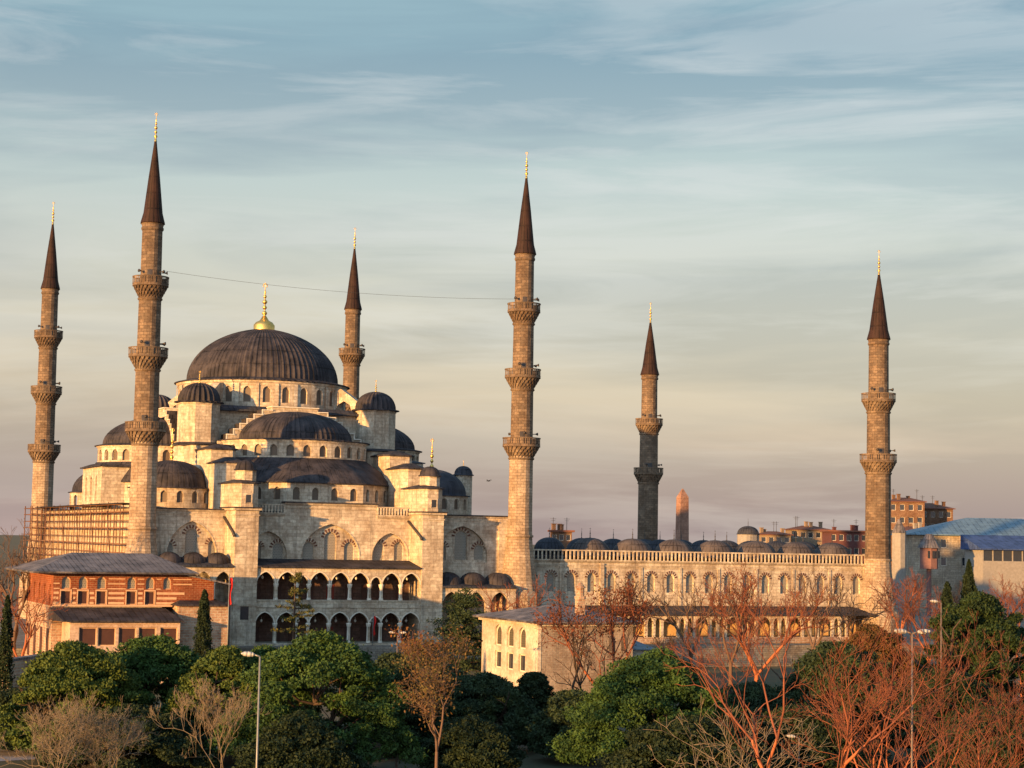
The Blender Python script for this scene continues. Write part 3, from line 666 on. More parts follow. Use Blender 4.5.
def semidome(q, ext):
    """half dome, stepped gable and exedra ring on side q (0 front, 1 right, 2 rear, 3 left)"""
    a = (-pi/2, 0, pi/2, pi)[q]; ox, oy = cos(a), sin(a); off = 16.2; cx_, cy_ = CX+ox*off, CY+oy*off
    if q in (1, 3): cx_ = CX+ox*(off-.6)
    T = (-oy, ox)
    def loc(t, o, z): return (cx_+T[0]*t+ox*o, cy_+T[1]*t+oy*o, z)
    Rw = 10.35 if q in (0, 2) else 8.9; z0, z1 = (27.6, 30.3) if q != 3 else (27.0, 29.6)
    mpc = lambda u, z, d=0: (cx_+(Rw-d)*cos(a+u/Rw), cy_+(Rw-d)*sin(a+u/Rw), z)
    m = MB(cyl=(cx_, cy_, Rw)); n = 14; cells = []; full = []; w = pi*Rw/n
    for i in range(n):
        c = -pi*Rw/2+w*(i+.5); op = (c, .55, z0+.45, z0+1.45, .62); cells.append(op); full += [(c-w/2, c-.85, None), (c-.85, c+.85, op), (c+.85, c+w/2, None)]
    panel(m, mpc, full, z0, z1, .35); m.lathe(cx_, cy_, [(Rw, 20.4), (Rw, z0)], 28, a-pi/2, a+pi/2)
    o = m.build('half_dome_drum', stone, mosque)
    if q in (0, 3):
        for op in cells: window(mpc, op, o, pane_w, .35, fr=.05)
    c = MB(cyl=(cx_, cy_, Rw)); c.lathe(cx_, cy_, [(Rw+.02, z1-.3), (Rw+.25, z1-.02), (Rw-.2, z1)], 42, a-pi/2, a+pi/2); c.build('cornice', stone, o)
    d = MB(cyl=(cx_, cy_, 9)); Rd = 8.15; p = [(Rw+.4, z1), (Rw+.4, z1+.12), (Rd, z1+.35)]
    for i in range(1, 13): t = i/12*pi/2; p.append((max(.01, Rd*cos(t)), z1+.35+4.15*sin(t)))
    d.lathe(cx_, cy_, p, 96, a-pi/2, a+pi/2, rib=.11, every=3, smooth=False); d.build('half_dome', lead, mosque)
    # stepped gable over the great arch
    g = MB(); steps = [(9.9, 30.3), (9.9, 31.1), (8.9, 31.1), (8.9, 31.9), (8.0, 31.9), (8.0, 32.7), (7.0, 32.7), (7.0, 33.4), (6.0, 33.4), (6.0, 34.1), (4.8, 34.1), (4.8, 34.75), (3.4, 34.75), (3.4, 35.3)]
    prof = [(-s_, z) for s_, z in steps]+[(s_, z) for s_, z in steps[::-1]]
    A1 = [loc(t, .25, z) for t, z in prof]; A0 = [loc(t, -2.4, z) for t, z in prof]
    g.poly(A1); g.poly(A0[::-1])
    for j in range(len(prof)-1): g.poly([A1[j], A1[j+1], A0[j+1], A0[j]])
    g.build('stepped_gable', stone, mosque)
    l = MB()
    for j in range(1, len(steps)-1, 2):
        s_, z = steps[j][0], steps[j][1]; s2 = steps[j+1][0] if j+1 < len(steps) else 0
        for sg in (-1, 1):
            xa, xb = sorted((sg*s_, sg*s2)); P = [loc(xa-.08, .45, z), loc(xb+.08, .45, z), loc(xb+.08, .1, z), loc(xa-.08, .1, z)]; Q = [loc(xa-.08, .1, z+.1), loc(xb+.08, .1, z+.1), loc(xb+.08, -2.5, z+.1), loc(xa-.08, -2.5, z+.1)]
            l.poly([(x, y, z+.02) for x, y, z in P]); l.poly([(x, y, z+.16) for x, y, z in P]); l.poly(Q, 1)
            zb4 = steps[j][1]; zt4 = zb4+.16; zl = steps[j-1][1]; xo = sg*(s_+.04); F4 = [loc(xo-.1, .3, zl), loc(xo+.1, .3, zl), loc(xo+.1, .3, zt4), loc(xo-.1, .3, zt4)]; l.poly(F4)
            l.poly([loc(sg*(s_+.09), .2, zl), loc(sg*(s_+.09), -2.5, zl), loc(sg*(s_+.09), -2.5, zt4), loc(sg*(s_+.09), .2, zt4)], 1)
            for e in range(4): x0, x1 = P[e], P[(e+1) % 4]; l.poly([(x0[0], x0[1], z+.02), (x1[0], x1[1], z+.02), (x1[0], x1[1], z+.16), (x0[0], x0[1], z+.16)])
    P = [loc(-3.5, .45, 35.32), loc(3.5, .45, 35.32), loc(3.5, -2.5, 35.32), loc(-3.5, -2.5, 35.32)]; l.prism([(x, y) for x, y, z in P], 35.32, 35.46)
    l.build('lit_edge_coping', [marble, lead], mosque)  # white front strips paint the sunlit step edges; lead covers the tops
    s = MB(); s.prism([loc(-11, -.2, 0)[:2], loc(11, -.2, 0)[:2], loc(11, -3.2, 0)[:2], loc(-11, -3.2, 0)[:2]], 20.4, 30.25); s.build('core_wall', stone, mosque)
    # exedra ring: polygonal windowed wall under a sweeping lead roof
    half = ext; e_ = 1.1 if q in (0, 2) else 0
    pts = [(-10.4-e_, 8.8*half/15.3), (-5.4, half), (5.4, half), (10.4+e_, 8.8*half/15.3)]
    pts = [(-11.6-e_, 2.0)]+pts+[(11.6+e_, 2.0)]
    e = MB(); zb, ztp = 20.4, 24.25; wl = []
    for j in range(len(pts)-1):
        A_ = loc(*pts[j], 0); B_ = loc(*pts[j+1], 0); ln = math.dist(A_[:2], B_[:2]); t = ((B_[0]-A_[0])/ln, (B_[1]-A_[1])/ln); nin = (-t[1], t[0])
        if (nin[0]*ox+nin[1]*oy) > 0: nin = (-nin[0], -nin[1])
        mpf = flat(A_[:2], t, nin); k = 4 if j == 2 else (3 if j in (1, 3) else 2); cl = []
        for i in range(k):
            w = ln/k; c = w*(i+.5); op = (c, .5, zb+1.55, zb+2.75, .55); cl.append((w*i, w*(i+1), op)); wl.append((mpf, op))
        panel(e, mpf, cl, zb, ztp, .35)
    eo = e.build('exedra_wall', stone, mosque)
    if q in (0, 3):
        for mpf, op in wl: window(mpf, op, eo, pane_w, .35, fr=.05)
    r = MB(); NN = 24; inner = []; outer = []
    def along(s):
        L_ = [math.dist(pts[j], pts[j+1]) for j in range(len(pts)-1)]; tt = s*sum(L_)
        for j, l_ in enumerate(L_):
            if tt <= l_ or j == len(L_)-1: f = tt/l_; return (pts[j][0]+(pts[j+1][0]-pts[j][0])*f, pts[j][1]+(pts[j+1][1]-pts[j][1])*f)
            tt -= l_
    rows = []
    for i in range(61):
        t_, o_ = along(i/60); ang = math.atan2(t_, max(o_, .01)); ang = max(-pi/2+.02, min(pi/2-.02, ang)); it, io = (Rw+.02)*sin(ang), (Rw+.02)*cos(ang)
        sc = 1+.45/max(1, math.hypot(t_, o_)); t_ *= sc; o_ *= sc
        lob = .35*abs(sin(i/60*pi*3)); row = []
        for (f, z) in ((0, ztp+.0), (0, ztp+.14), (.12, ztp+.55+lob*.6), (.4, ztp+1.7+lob), (.75, ztp+2.8+lob*.6), (1, z0+.25)): row.append(loc(t_+(it-t_)*f, o_+(io-o_)*f, z))
        rows.append(row)
    for i in range(60):
        for j in range(5): r.poly([rows[i][j], rows[i+1][j], rows[i+1][j+1], rows[i][j+1]], 0, True)
    ro = r.build('exedra_roof', lead, mosque)
for q, ext in ((0, 15.3), (1, 9.4), (2, 15.3), (3, 9.2)): semidome(q, ext)
def corner_domes():
    for i, (x, y, r) in enumerate(((6.8, 14, 5.15), (44.6, 14, 4.95), (6.8, 58, 5.1), (44.6, 58, 5.1))):
        z0, z1 = 20.35, 23.3; rr = r+.35; ss = 2*rr*sin(pi/16); mb = MB(cyl=(x, y, rr)); mp = curved(x, y, rr); n = 16; full = []; ops = []
        for k in range(n):
            c = 2*pi*k/n*rr; w = 2*pi*rr/n; op = (c, .45, z0+.9, z0+2.0, .5); ops.append(op); full += [(c-w/2, c-.7, None), (c-.7, c+.7, op), (c+.7, c+w/2, None)]
        panel(mb, mp, full, z0, z1, .3); o = mb.build('corner_drum', stone, mosque)
        if i < 2:
            for op in ops:
                if sin(op[0]/rr) < .1: window(mp, op, o, pane_w, .3, fr=.05)
        d = MB(cyl=(x, y, r)); d.lathe(x, y, cap_prof(r, z1, 3.75, 12, .6), 144, rib=.06, every=3); do = d.build('corner_dome', lead if i in (0, 2) else lead_b, mosque)
        finial(x, y, z1+3.6, 4.6, do, r=.3)
corner_domes()
def extras():
    # left flank: exedra block seen in front of the left half dome
    b = MB(); x0, x1, y0, y1 = .06, 4.0, 27.5, 41.5; mp = lambda u, z, d=0: (x0+d, u, z)
    cells = []
    for i in range(3): cells.append((y0+2+i*3.7, y0+2+(i+1)*3.7, (y0+3.85+i*3.7, .7, 21.6, 24.4, .8)))
    panel(b, mp, [(y0, y0+2, None)]+cells+[(y0+13.1, y1, None)], 20.4, 26.4, .35)
    b.poly([(x0, y0, 20.4), (x1, y0, 20.4), (x1, y0, 26.4), (x0, y0, 26.4)]); b.poly([(x0, y1, 20.4), (x1, y1, 20.4), (x1, y1, 26.4), (x0, y1, 26.4)]); b.poly([(x1, y0, 20.4), (x1, y1, 20.4), (x1, y1, 26.4), (x1, y0, 26.4)])
    o = b.build('flank_block', stone, mosque)
    for c in cells: window(mp, c[2], o, pane_w, .35, fr=.05)
    l = MB(); l.box(x0-.4, x1+.4, y0-.4, y1+.4, 26.403, 26.6); l.prism([(x0-.3, y0-.3), (x1+.3, y0-.3), (x1+.3, y1+.3), (x0-.3, y1+.3)], 26.6, 27.0, k=.6); l.build('lead_roof', lead, o)
    for (xa, ya, r, zb, zh) in ((51.1, 18.0, 1.32, 26.55, 1.3),):
        m = MB(); m.prism(octa(xa, ya, r, 8), 3.0, zb); t = m.build('stair_turret', stone, mosque)
        c = MB(cyl=(xa, ya, r)); c.lathe(xa, ya, cap_prof(r, zb, zh, 8, .2), 32, rib=.05); c.build('lead_cap', lead_b, t); finial(xa, ya, zb+zh-.1, .9, t, r=.09)
    # right flank stepped blocks
    for (xa, xb, ya, yb, z1) in ((41.5, 45.2, 24.5, 31, 27.7), (43.6, 47.6, 26, 34, 26.9), (40.8, 44.4, 17, 24, 27.9)):
        m = MB(); m.box(xa, xb, ya, yb, 20.4, z1); o = m.build('step_block', stone, mosque)
        l = MB(); l.box(xa-.25, xb+.25, ya-.25, yb+.25, z1+.003, z1+.15); l.prism([(xa-.2, ya-.2), (xb+.2, ya-.2), (xb+.2, yb+.2), (xa-.2, yb+.2)], z1+.15, z1+.6, k=.3); l.build('lead_roof', lead_b, o)
extras()
# ------------------------------------------------------------------ courtyard
court = thing('mosque_courtyard', 'long walled courtyard with balustrade, row of small lead domes and outer arcade', 'courtyard', (82, 36, 3))
def courtyard():
    x0, x1 = 53.5, 110.2; y0, y1 = 2.0, 73; zb, zw = 3, 14.4
    mp = flat((0, y0), (1, 0), (0, 1)); n = 9; w = (x1-x0)/n; m = MB(); ops = []
    for i in range(n):
        c = x0+w*(i+.5); u0_ = x0+w*i
        for cc in (c-w*.25, c+w*.25): ops.append((cc-w*.25, cc+w*.25, (cc, .62, 10.0, 12.0, .75)))
    panel(m, mp, ops, zb, zw, .35)
    for i in range(1, 3): pass
    m.poly([(x1, y0, zb), (x1, y1, zb), (x1, y1, zw), (x1, y0, zw)]); m.poly([(x0, y1, zb), (x1, y1, zb), (x1, y1, zw), (x0, y1, zw)])
    m.box(x0, x1, y0+.36, y0+.8, zb, zw); o = m.build('wall', stone, court)
    for a, b, op in ops: window(mp, op, o, pane_g, .35, fr=.08); voussoir(mp, op[0], op[1]+.05, op[3], op[4], o, 8, .4)
    for i in range(n+1):
        x = x0+w*i; p = MB(); p.box(max(x0, x-.3), min(x1, x+.3), y0-.25, y0-.003, zb, zw-.3) if i in (0, 1, 2, 9) else p.box(x-.2, x+.2, y0-.12, y0-.003, zb, zw-.6); p.build('pilaster', stone, court)
    c = MB(); moulding(c, mp, x0, x1, zw-.85, zw-.6, .15); moulding(c, mp, x0, x1, zw-.2, zw+.05, .32); c.build('cornice', stone, court)
    b = MB(); ya, yb_ = y0-.3, y0-.05; z0, z1 = zw+.053, zw+1.55; b.box(x0, x1, ya, yb_, z0, z0+.12); b.box(x0, x1, ya-.03, yb_+.03, z1-.17, z1)
    k = int((x1-x0)/.62)
    for i in range(k+1): x = x0+.15+(x1-x0-.3)*i/k; b.box(x-.10, x+.10, ya+.03, yb_-.03, z0+.12, z1-.17)
    b.build('balustrade', stone, court)
    r = MB(); r.box(x0, x1, y0+.8, y0+8, zw-.3, zw+.05); r.box(x0, x1, y1-8, y1, zw-.3, zw+.05); r.box(x1-7, x1, y0+8, y1-8, zw-.3, zw+.05); r.box(x0, x0+6, y0+8, y1-8, zw-.3, zw+.3); ro = r.build('portico_roof', lead, court)
    inn = MB(); inn.box(x0+6, x1-7, y0+7.9, y0+8.3, zb, zw-.4); inn.build('portico_wall', stone, court)
    lead_c = leadm('weathered_lead', (.07, .062, .068), .7, (.10, .088, .09), rough=.75)
    def dome(x, y, rr, z, h, mt=lead_c, fh=1.5):
        d = MB(cyl=(x, y, rr)); d.lathe(x, y, [(rr+.1, z-.9), (rr+.1, z)]+cap_prof(rr, z, h, 8, .12), 48, rib=.05, every=3); do = d.build('portico_dome', mt, court); finial(x, y, z+h-.1, fh, do, r=.11, mat=iron)
    pc = [(590, 0), (632.5, 0), (674, 0), (715, 0), (757, 0), (796, 0), (832, 0)]
    for p, _ in pc: dome(X(p, 6.5, 545), 6.5, 3.0, 15.1, 2.6)
    for i in range(9): dome(x0+3+(x1-x0-6)*i/8, y1-4, 2.7, 15.4, 2.4, lead_b, 1.8)
    for i in range(7): dome(x1-3.5, y0+12+i*8, 2.7, 15.4, 2.4, lead_b)
    for i in range(5): dome(x0+3, y0+10+i*9.5, 2.9, 16.0, 2.6, lead_b)
    # outer gallery
    fy = -2.6; g0, g1 = X(560, fy, 610), X(876, fy, 612); ze = Zc(750, 614.5, fy); zt_ = Zc(750, 606, y0); mpg = flat((0, fy), (1, 0), (0, 1))
    rr = MB(); ys = fy-.5; rr.mesh([(g0, ys, ze), (g1, ys, ze), (g1-1.5, y0-.26, zt_), (g0, y0-.26, zt_), (g0, ys, ze-.15), (g1, ys, ze-.15), (g1, y0-.26, ze-.15), (g0, y0-.26, ze-.15)], [(0, 1, 2, 3), (0, 4, 5, 1), (1, 5, 6, 2), (4, 7, 6, 5), (0, 3, 7, 4)]); rr.build('gallery_roof', lead, court)
    zs = Zc(750, 637, fy); zspr = Zc(750, 624, fy); zap = Zc(750, 617, fy)
    per = (X(710, fy, 625)-X(646, fy, 625))/2; c0 = X(646, fy, 625); cells = []; x = c0-per*4; g = MB()
    while x+per/2 < g1-.1:
        if x-per/2 > g0:
            a0_ = x-per*.5; cells.append((a0_, a0_+per*.52, (x-per*.24, per*.215, zs, zspr, zap-zspr)))
            for j in (0, 1): u_ = a0_+per*(.52+.24*j); cells.append((u_, u_+per*.24, (u_+per*.12, per*.085, zs, zspr+.1, (zap-zspr)*.75)))
        x += per
    panel(g, mpg, cells, zs, ze-.15, .4, back=True); go = g.build('gallery_arcade', stone, court)
    for i, (ua, ub, op) in enumerate(cells):
        c_ = MB(cyl=(ub, fy, .2)); c_.lathe(ub, fy+.18, [(.22, zs), (.13, zs+.15), (.12, zspr-.3), (.2, zspr), (.01, zspr)], 8); c_.build('column', marble, go)
    s = MB(); zs2 = Zc(750, 643, fy); s.box(cells[0][0], g1-.3, fy-.12, fy+.5, zs2, zs-.003); s.box(cells[0][0], g1-.3, fy+.5, y0-.3, zs-.2, zs-.05); s.build('gallery_floor', rubble, court)
    bw = MB(); bw.box(cells[0][0], g1-.3, y0-.6, y0-.3, zs, ze-.2); bw.build('gallery_back_wall', ochre, court)
    l = MB(); lc = []; u = cells[0][0]
    while u+2.4 < g1: lc.append((u, u+2.4, (u+1.2, .85, 3.0, zs2-.9, .0))); u += 2.4
    panel(l, mpg, lc, 3.0, zs2, .4); lo_ = l.build('lower_wall', rubble, court)
    for a, b_, op in lc[::1]: window(mpg, op, lo_, wood, .4)
courtyard()
# ------------------------------------------------------------------ scaffolding
sc = thing('scaffolding', 'tube scaffolding wrapped round the left flank wall and minaret foot', 'scaffolding', (-2, 40, 3))
def scaff():
    lv = [3+2.1*i for i in range(9)]
    rows_ = []
    for xx in (-1.6, -.4):
        k = 0
        for i in range(17):
            y = 6+i*4.0; p = MB(); p.tube((xx, y, 3), (xx, y, 20.6+(i % 3)*.3), .065, n=5); p.build('upright', pole_m, sc)
    for z in lv:
        p = MB(); 
        for xx in (-1.6, -.4): p.tube((xx, 5, z), (xx, 71, z), .07, n=5); p.tube((xx, 5, z+1), (xx, 71, z+1), .05, n=5)
        for i in range(17): p.tube((-1.8, 6+i*4, z), (.5, 6+i*4, z), .06, n=5)
        p.build('ledger', pole_m, sc); q = MB(); q.box(-1.5, -.5, 5, 71, z+.07, z+.13); q.build('plank_deck', plank_m, sc)
    # cage round the far left minaret foot and the front return
    for z in lv:
        p = MB(); a = [(-2.2, 71.2), (3.4, 71.2), (3.4, 79), (-2.2, 79)]
        for e in range(4):
            (xa, ya), (xb, yb) = a[e], a[(e+1) % 4]
            for dz in (0, 1): p.tube((xa, ya, z+dz), (xb, yb, z+dz), .08, n=5)
        p.tube((-1.6, 4.6, z), (.2, 1.2, z), .07, n=5)
        p.build('ledger', pole_m, sc); q = MB(); q.box(-2.1, 3.3, 71.3, 72.2, z+.09, z+.15); q.build('plank_deck', plank_m, sc)
    for i in range(8):
        p = MB(); x = -2.2+i*.8; p.tube((x, 71.15, 3), (x, 71.15, 21.2), .09, n=5); p.build('upright', pole_m, sc)
    for i in range(2):
        p = MB(); y = 72.4+i*5.5; p.tube((-2.25, y, 3), (-2.25, y, 21.2), .09, n=5); p.build('upright', pole_m, sc)
    for i in range(6):
        p = MB(); y = 6+i*11; p.tube((-1.75, y, 3), (-1.75, y+8, 20), .07, n=5); p.build('brace', pole_m, sc)
    q = MB(); q.box(-1.9, 1.6, 5, 71, 20.9, 21.0); q.build('cover_roof', lead, sc)
scaff()
# ------------------------------------------------------------------ striped pavilion in front of the left bay
pav = thing('royal_pavilion', 'red brick and stone striped pavilion with broad lead hip roof', 'pavilion', (-6, -18, 3))
def pavilion():
    FY, BY = -26.0, -8.5; xl, xr = X(53, FY, 590), X(214, FY, 590)
    mp = flat((0, FY), (1, 0), (0, 1)); ze = Zc(120, 572, FY); zm = Zc(120, 606.5, FY); xm = X(190, FY, 580)
    f = MB(); cells = []; pcs = [66, 83, 101.5, 131.5, 150]; xs = [X(p, FY, 590) for p in pcs]; xs6 = X(167, FY, 590)
    zu0, zu1 = Zc(100, 589, FY), Zc(100, 576.5, FY); zl0, zl1 = Zc(100, 604.5, FY), Zc(100, 591, FY); zmid = (zu0+zl1)/2
    bnd = [xl]+[(xs[i]+xs[i+1])/2 for i in range(4)]+[(xs[4]+xs6)/2]
    up_c = [(bnd[i], bnd[i+1], (xs[i], .5, zu0, zu1-.5, .5)) for i in range(5)]+[(bnd[5], X(175, FY, 590), (xs6, .45, zu0, zu1-.5, .5))]
    lo_c = [(bnd[i], bnd[i+1], (xs[i], .56, zl0, zl1, 0)) for i in range(5)]
    panel(f, mp, up_c, zmid, ze, .25); panel(f, mp, lo_c, zm, zmid, .25)
    xq = X(175, FY, 590)
    f.poly([mp(bnd[5], zm), mp(xq, zm), mp(xq, zmid), mp(bnd[5], zmid)])
    zend = Zc(214, 582, FY)
    f.poly([mp(xq, zm), mp(xr, Zc(214, 600, FY)), mp(xr, zend), mp(xm, ze), mp(xq, ze)])
    f.poly([(xr, FY, zm-2), (xr, BY, zm-2), (xr, BY, zend), (xr, FY, zend)])
    # left flank with three slender windows
    mpl = lambda u, z, d=0: (xl+d, u, z)
    L_ = BY-FY; lw = []
    for i in range(5):
        u_ = FY+L_*i/5; lw.append((u_, u_+L_/5, (u_+L_/10, .55, zl0, zl1+.3, .4)))
    panel(f, mpl, lw, zm, ze, .25); f.poly([(xl, BY, zm), (xr, BY, zm), (xr, BY, ze), (xl, BY, ze)])
    o = f.build('wall', [stripe], pav)
    for a, b, op in up_c: window(mp, op, o, pane_g, .25, frame=cream, fr=.1)
    for a, b, op in lo_c: window(mp, op, o, wood, .25, frame=cream, fr=.08)
    for a, b, op in lw: window(mpl, op, o, wood, .25, frame=cream, fr=.08)
    # pale stone courses banding the brick
    z = zm+.25; rnd = random.Random(4); k = 0
    while z < ze-.35:
        segs = [(xl, xr)]
        if z < zl1+.1: segs = [(bnd[i] if i == 0 else xs[i-1]+.72, xs[i]-.72) for i in range(5)]+[(xs[4]+.72, xq+rnd.uniform(0, 2))]
        elif z < zu1+.1: segs = [(bnd[i] if i == 0 else xs[i-1]+.66, xs[i]-.66) for i in range(5)]+[(xs[4]+.66, xs6-.62), (xs6+.62, xq+2.2)]
        for a, b in segs:
            if z > zl1: 
                if rnd.random() < .4: continue
            hgt = .26 if z < zl1 else .12
            lim = xr if z < Zc(200, 590, FY) else xq+2
            bands = MB(); bands.box(a+rnd.uniform(0, .12), min(b, lim)-rnd.uniform(0, .12), FY-.012, FY-.003, z, z+hgt); bands.build('stone_course', cream, o)
        z += .56; k += 1
    fr = MB()
    for x in xs: fr.box(x-.66, x-.56, FY-.05, FY-.004, zl0-.1, zl1+.16); fr.box(x+.56, x+.66, FY-.05, FY-.004, zl0-.1, zl1+.16); fr.box(x-.56, x+.56, FY-.05, FY-.004, zl1, zl1+.16)
    fr.box(xl, X(172, FY, 606), FY-.14, FY-.004, zm+.0, zm+.2); fr.build('window_surround', cream, o)
    # hip roof
    ov = 1.5; xe = X(196, FY, 571)
    r = MB(); a = (xl-ov-1.0, FY-ov, ze); b = (xe, FY-ov, ze); c = (xe, BY+ov, ze); d = (xl-ov-1, BY+ov, ze); yr = (FY+BY)/2; zr_ = Zc(110, 553, yr)
    ra = (X(72, yr, 553), yr, zr_); rb = (X(152, yr, 553), yr, zr_)
    r.poly([a, b, rb, ra]); r.poly([b, c, rb]); r.poly([c, d, ra, rb]); r.poly([d, a, ra])
    E_ = [(p[0], p[1], p[2]-.18) for p in (a, b, c, d)]; q = [a, b, c, d]
    for i in range(4): r.poly([q[i], q[(i+1) % 4], E_[(i+1) % 4], E_[i]])
    r.poly(E_[::-1])
    # ramp roof falling away to the right
    xd = X(231, FY, 583); zd = Zc(231, 584, FY-.8)
    r.mesh([(xm-1.5, FY-.8, ze+.05), (xd, FY-.8, zd), (xd, BY, zd+.3), (xm-1.5, BY, ze+.35), (xm-1.5, FY-.8, ze-.15), (xd, FY-.8, zd-.18), (xd, BY, zd+.1), (xm-1.5, BY, ze+.1)], [(0, 1, 2, 3), (0, 4, 5, 1), (4, 7, 6, 5), (1, 5, 6, 2), (3, 2, 6, 7)])
    ro = r.build('roof', lead_g, pav)
    # lower front wing with lean-to roof
    F2 = -31.0; mp2 = flat((0, F2), (1, 0), (0, 1)); wl, wr = X(70, F2, 630), X(180, F2, 630); zt2 = Zc(120, 620.5, F2); zc_ = zm-.1
    w = MB(); wc = []; pc = [88, 107, 127.5, 147.5, 169]; xs2 = [X(p, F2, 632) for p in pc]; u = wl
    for i, c in enumerate(xs2):
        e = wr if i == 4 else (c+xs2[i+1])/2; wc.append((u, e, (c, .98, Zc(120, 646, F2), Zc(120, 627.5, F2), 0))); u = e
    panel(w, mp2, wc, .0, zt2, .25); w.poly([(wl, F2, 0), (wl, FY, 0), (wl, FY, zt2), (wl, F2, zt2)]); w.poly([(wr, F2, 0), (wr, FY, 0), (wr, FY, zt2), (wr, F2, zt2)])
    wo = w.build('front_wing', plaster2, pav)
    for a_, b_, op in wc: window(mp2, op, wo, wood, .25, frame=cream, fr=.12)
    l = MB(); e0, e1 = wl-.9, wr+.3
    l.mesh([(e0, F2-.6, zt2), (e1, F2-.6, zt2), (e1-1, FY-.02, zc_), (e0+.6-1.2, FY-.02, zc_), (e0, F2-.6, zt2-.14), (e1, F2-.6, zt2-.14), (e1-1, FY-.02, zt2-.14), (e0-.6, FY-.02, zt2-.14)], [(0, 1, 2, 3), (0, 4, 5, 1), (4, 7, 6, 5), (1, 5, 6, 2), (0, 3, 7, 4)])
    l.build('lean_to_roof', lead, wo)
    # left ground storey in brick
    g = MB(); g.box(xl-.003, xr-6, FY+.02, BY, 0, zm-.003); g.build('ground_storey', rubble, pav)
    for i in range(4):
        y = FY+2.2+i*4.2; q = MB(); q.box(xl-.09, xl-.006, y-.6, y+.6, 2.5, 6.2); q.build('window', wood, pav)
    # right block in rubble brick
    F3 = -28.2; x3, x4 = X(178, F3, 625), X(228, F3, 625); z3 = Zc(200, 606, F3)
    b3 = MB(); b3.box(x3, x4, F3, BY-2, 0, z3); bo = b3.build('ramp_block', rubble, pav)
    l3 = MB(); l3.box(x3-.4, x4+.4, F3-.4, BY-2, z3+.003, z3+.16); l3.prism([(x3-.3, F3-.3), (x4+.3, F3-.3), (x4+.3, BY-2), (x3-.3, BY-2)], z3+.16, z3+.9, k=.5); l3.build('lead_roof', lead, bo)
cream = plain('cream_stone_course', (.60, .40, .26), .85)
plaster2 = masonry('pink_plaster', (.62, .50, .42), (.58, .45, .37), (.5, .42, .34), bw=2, rh=1, ms=.01, grime=(.35, .22, .18), gs=.4)
pavilion()
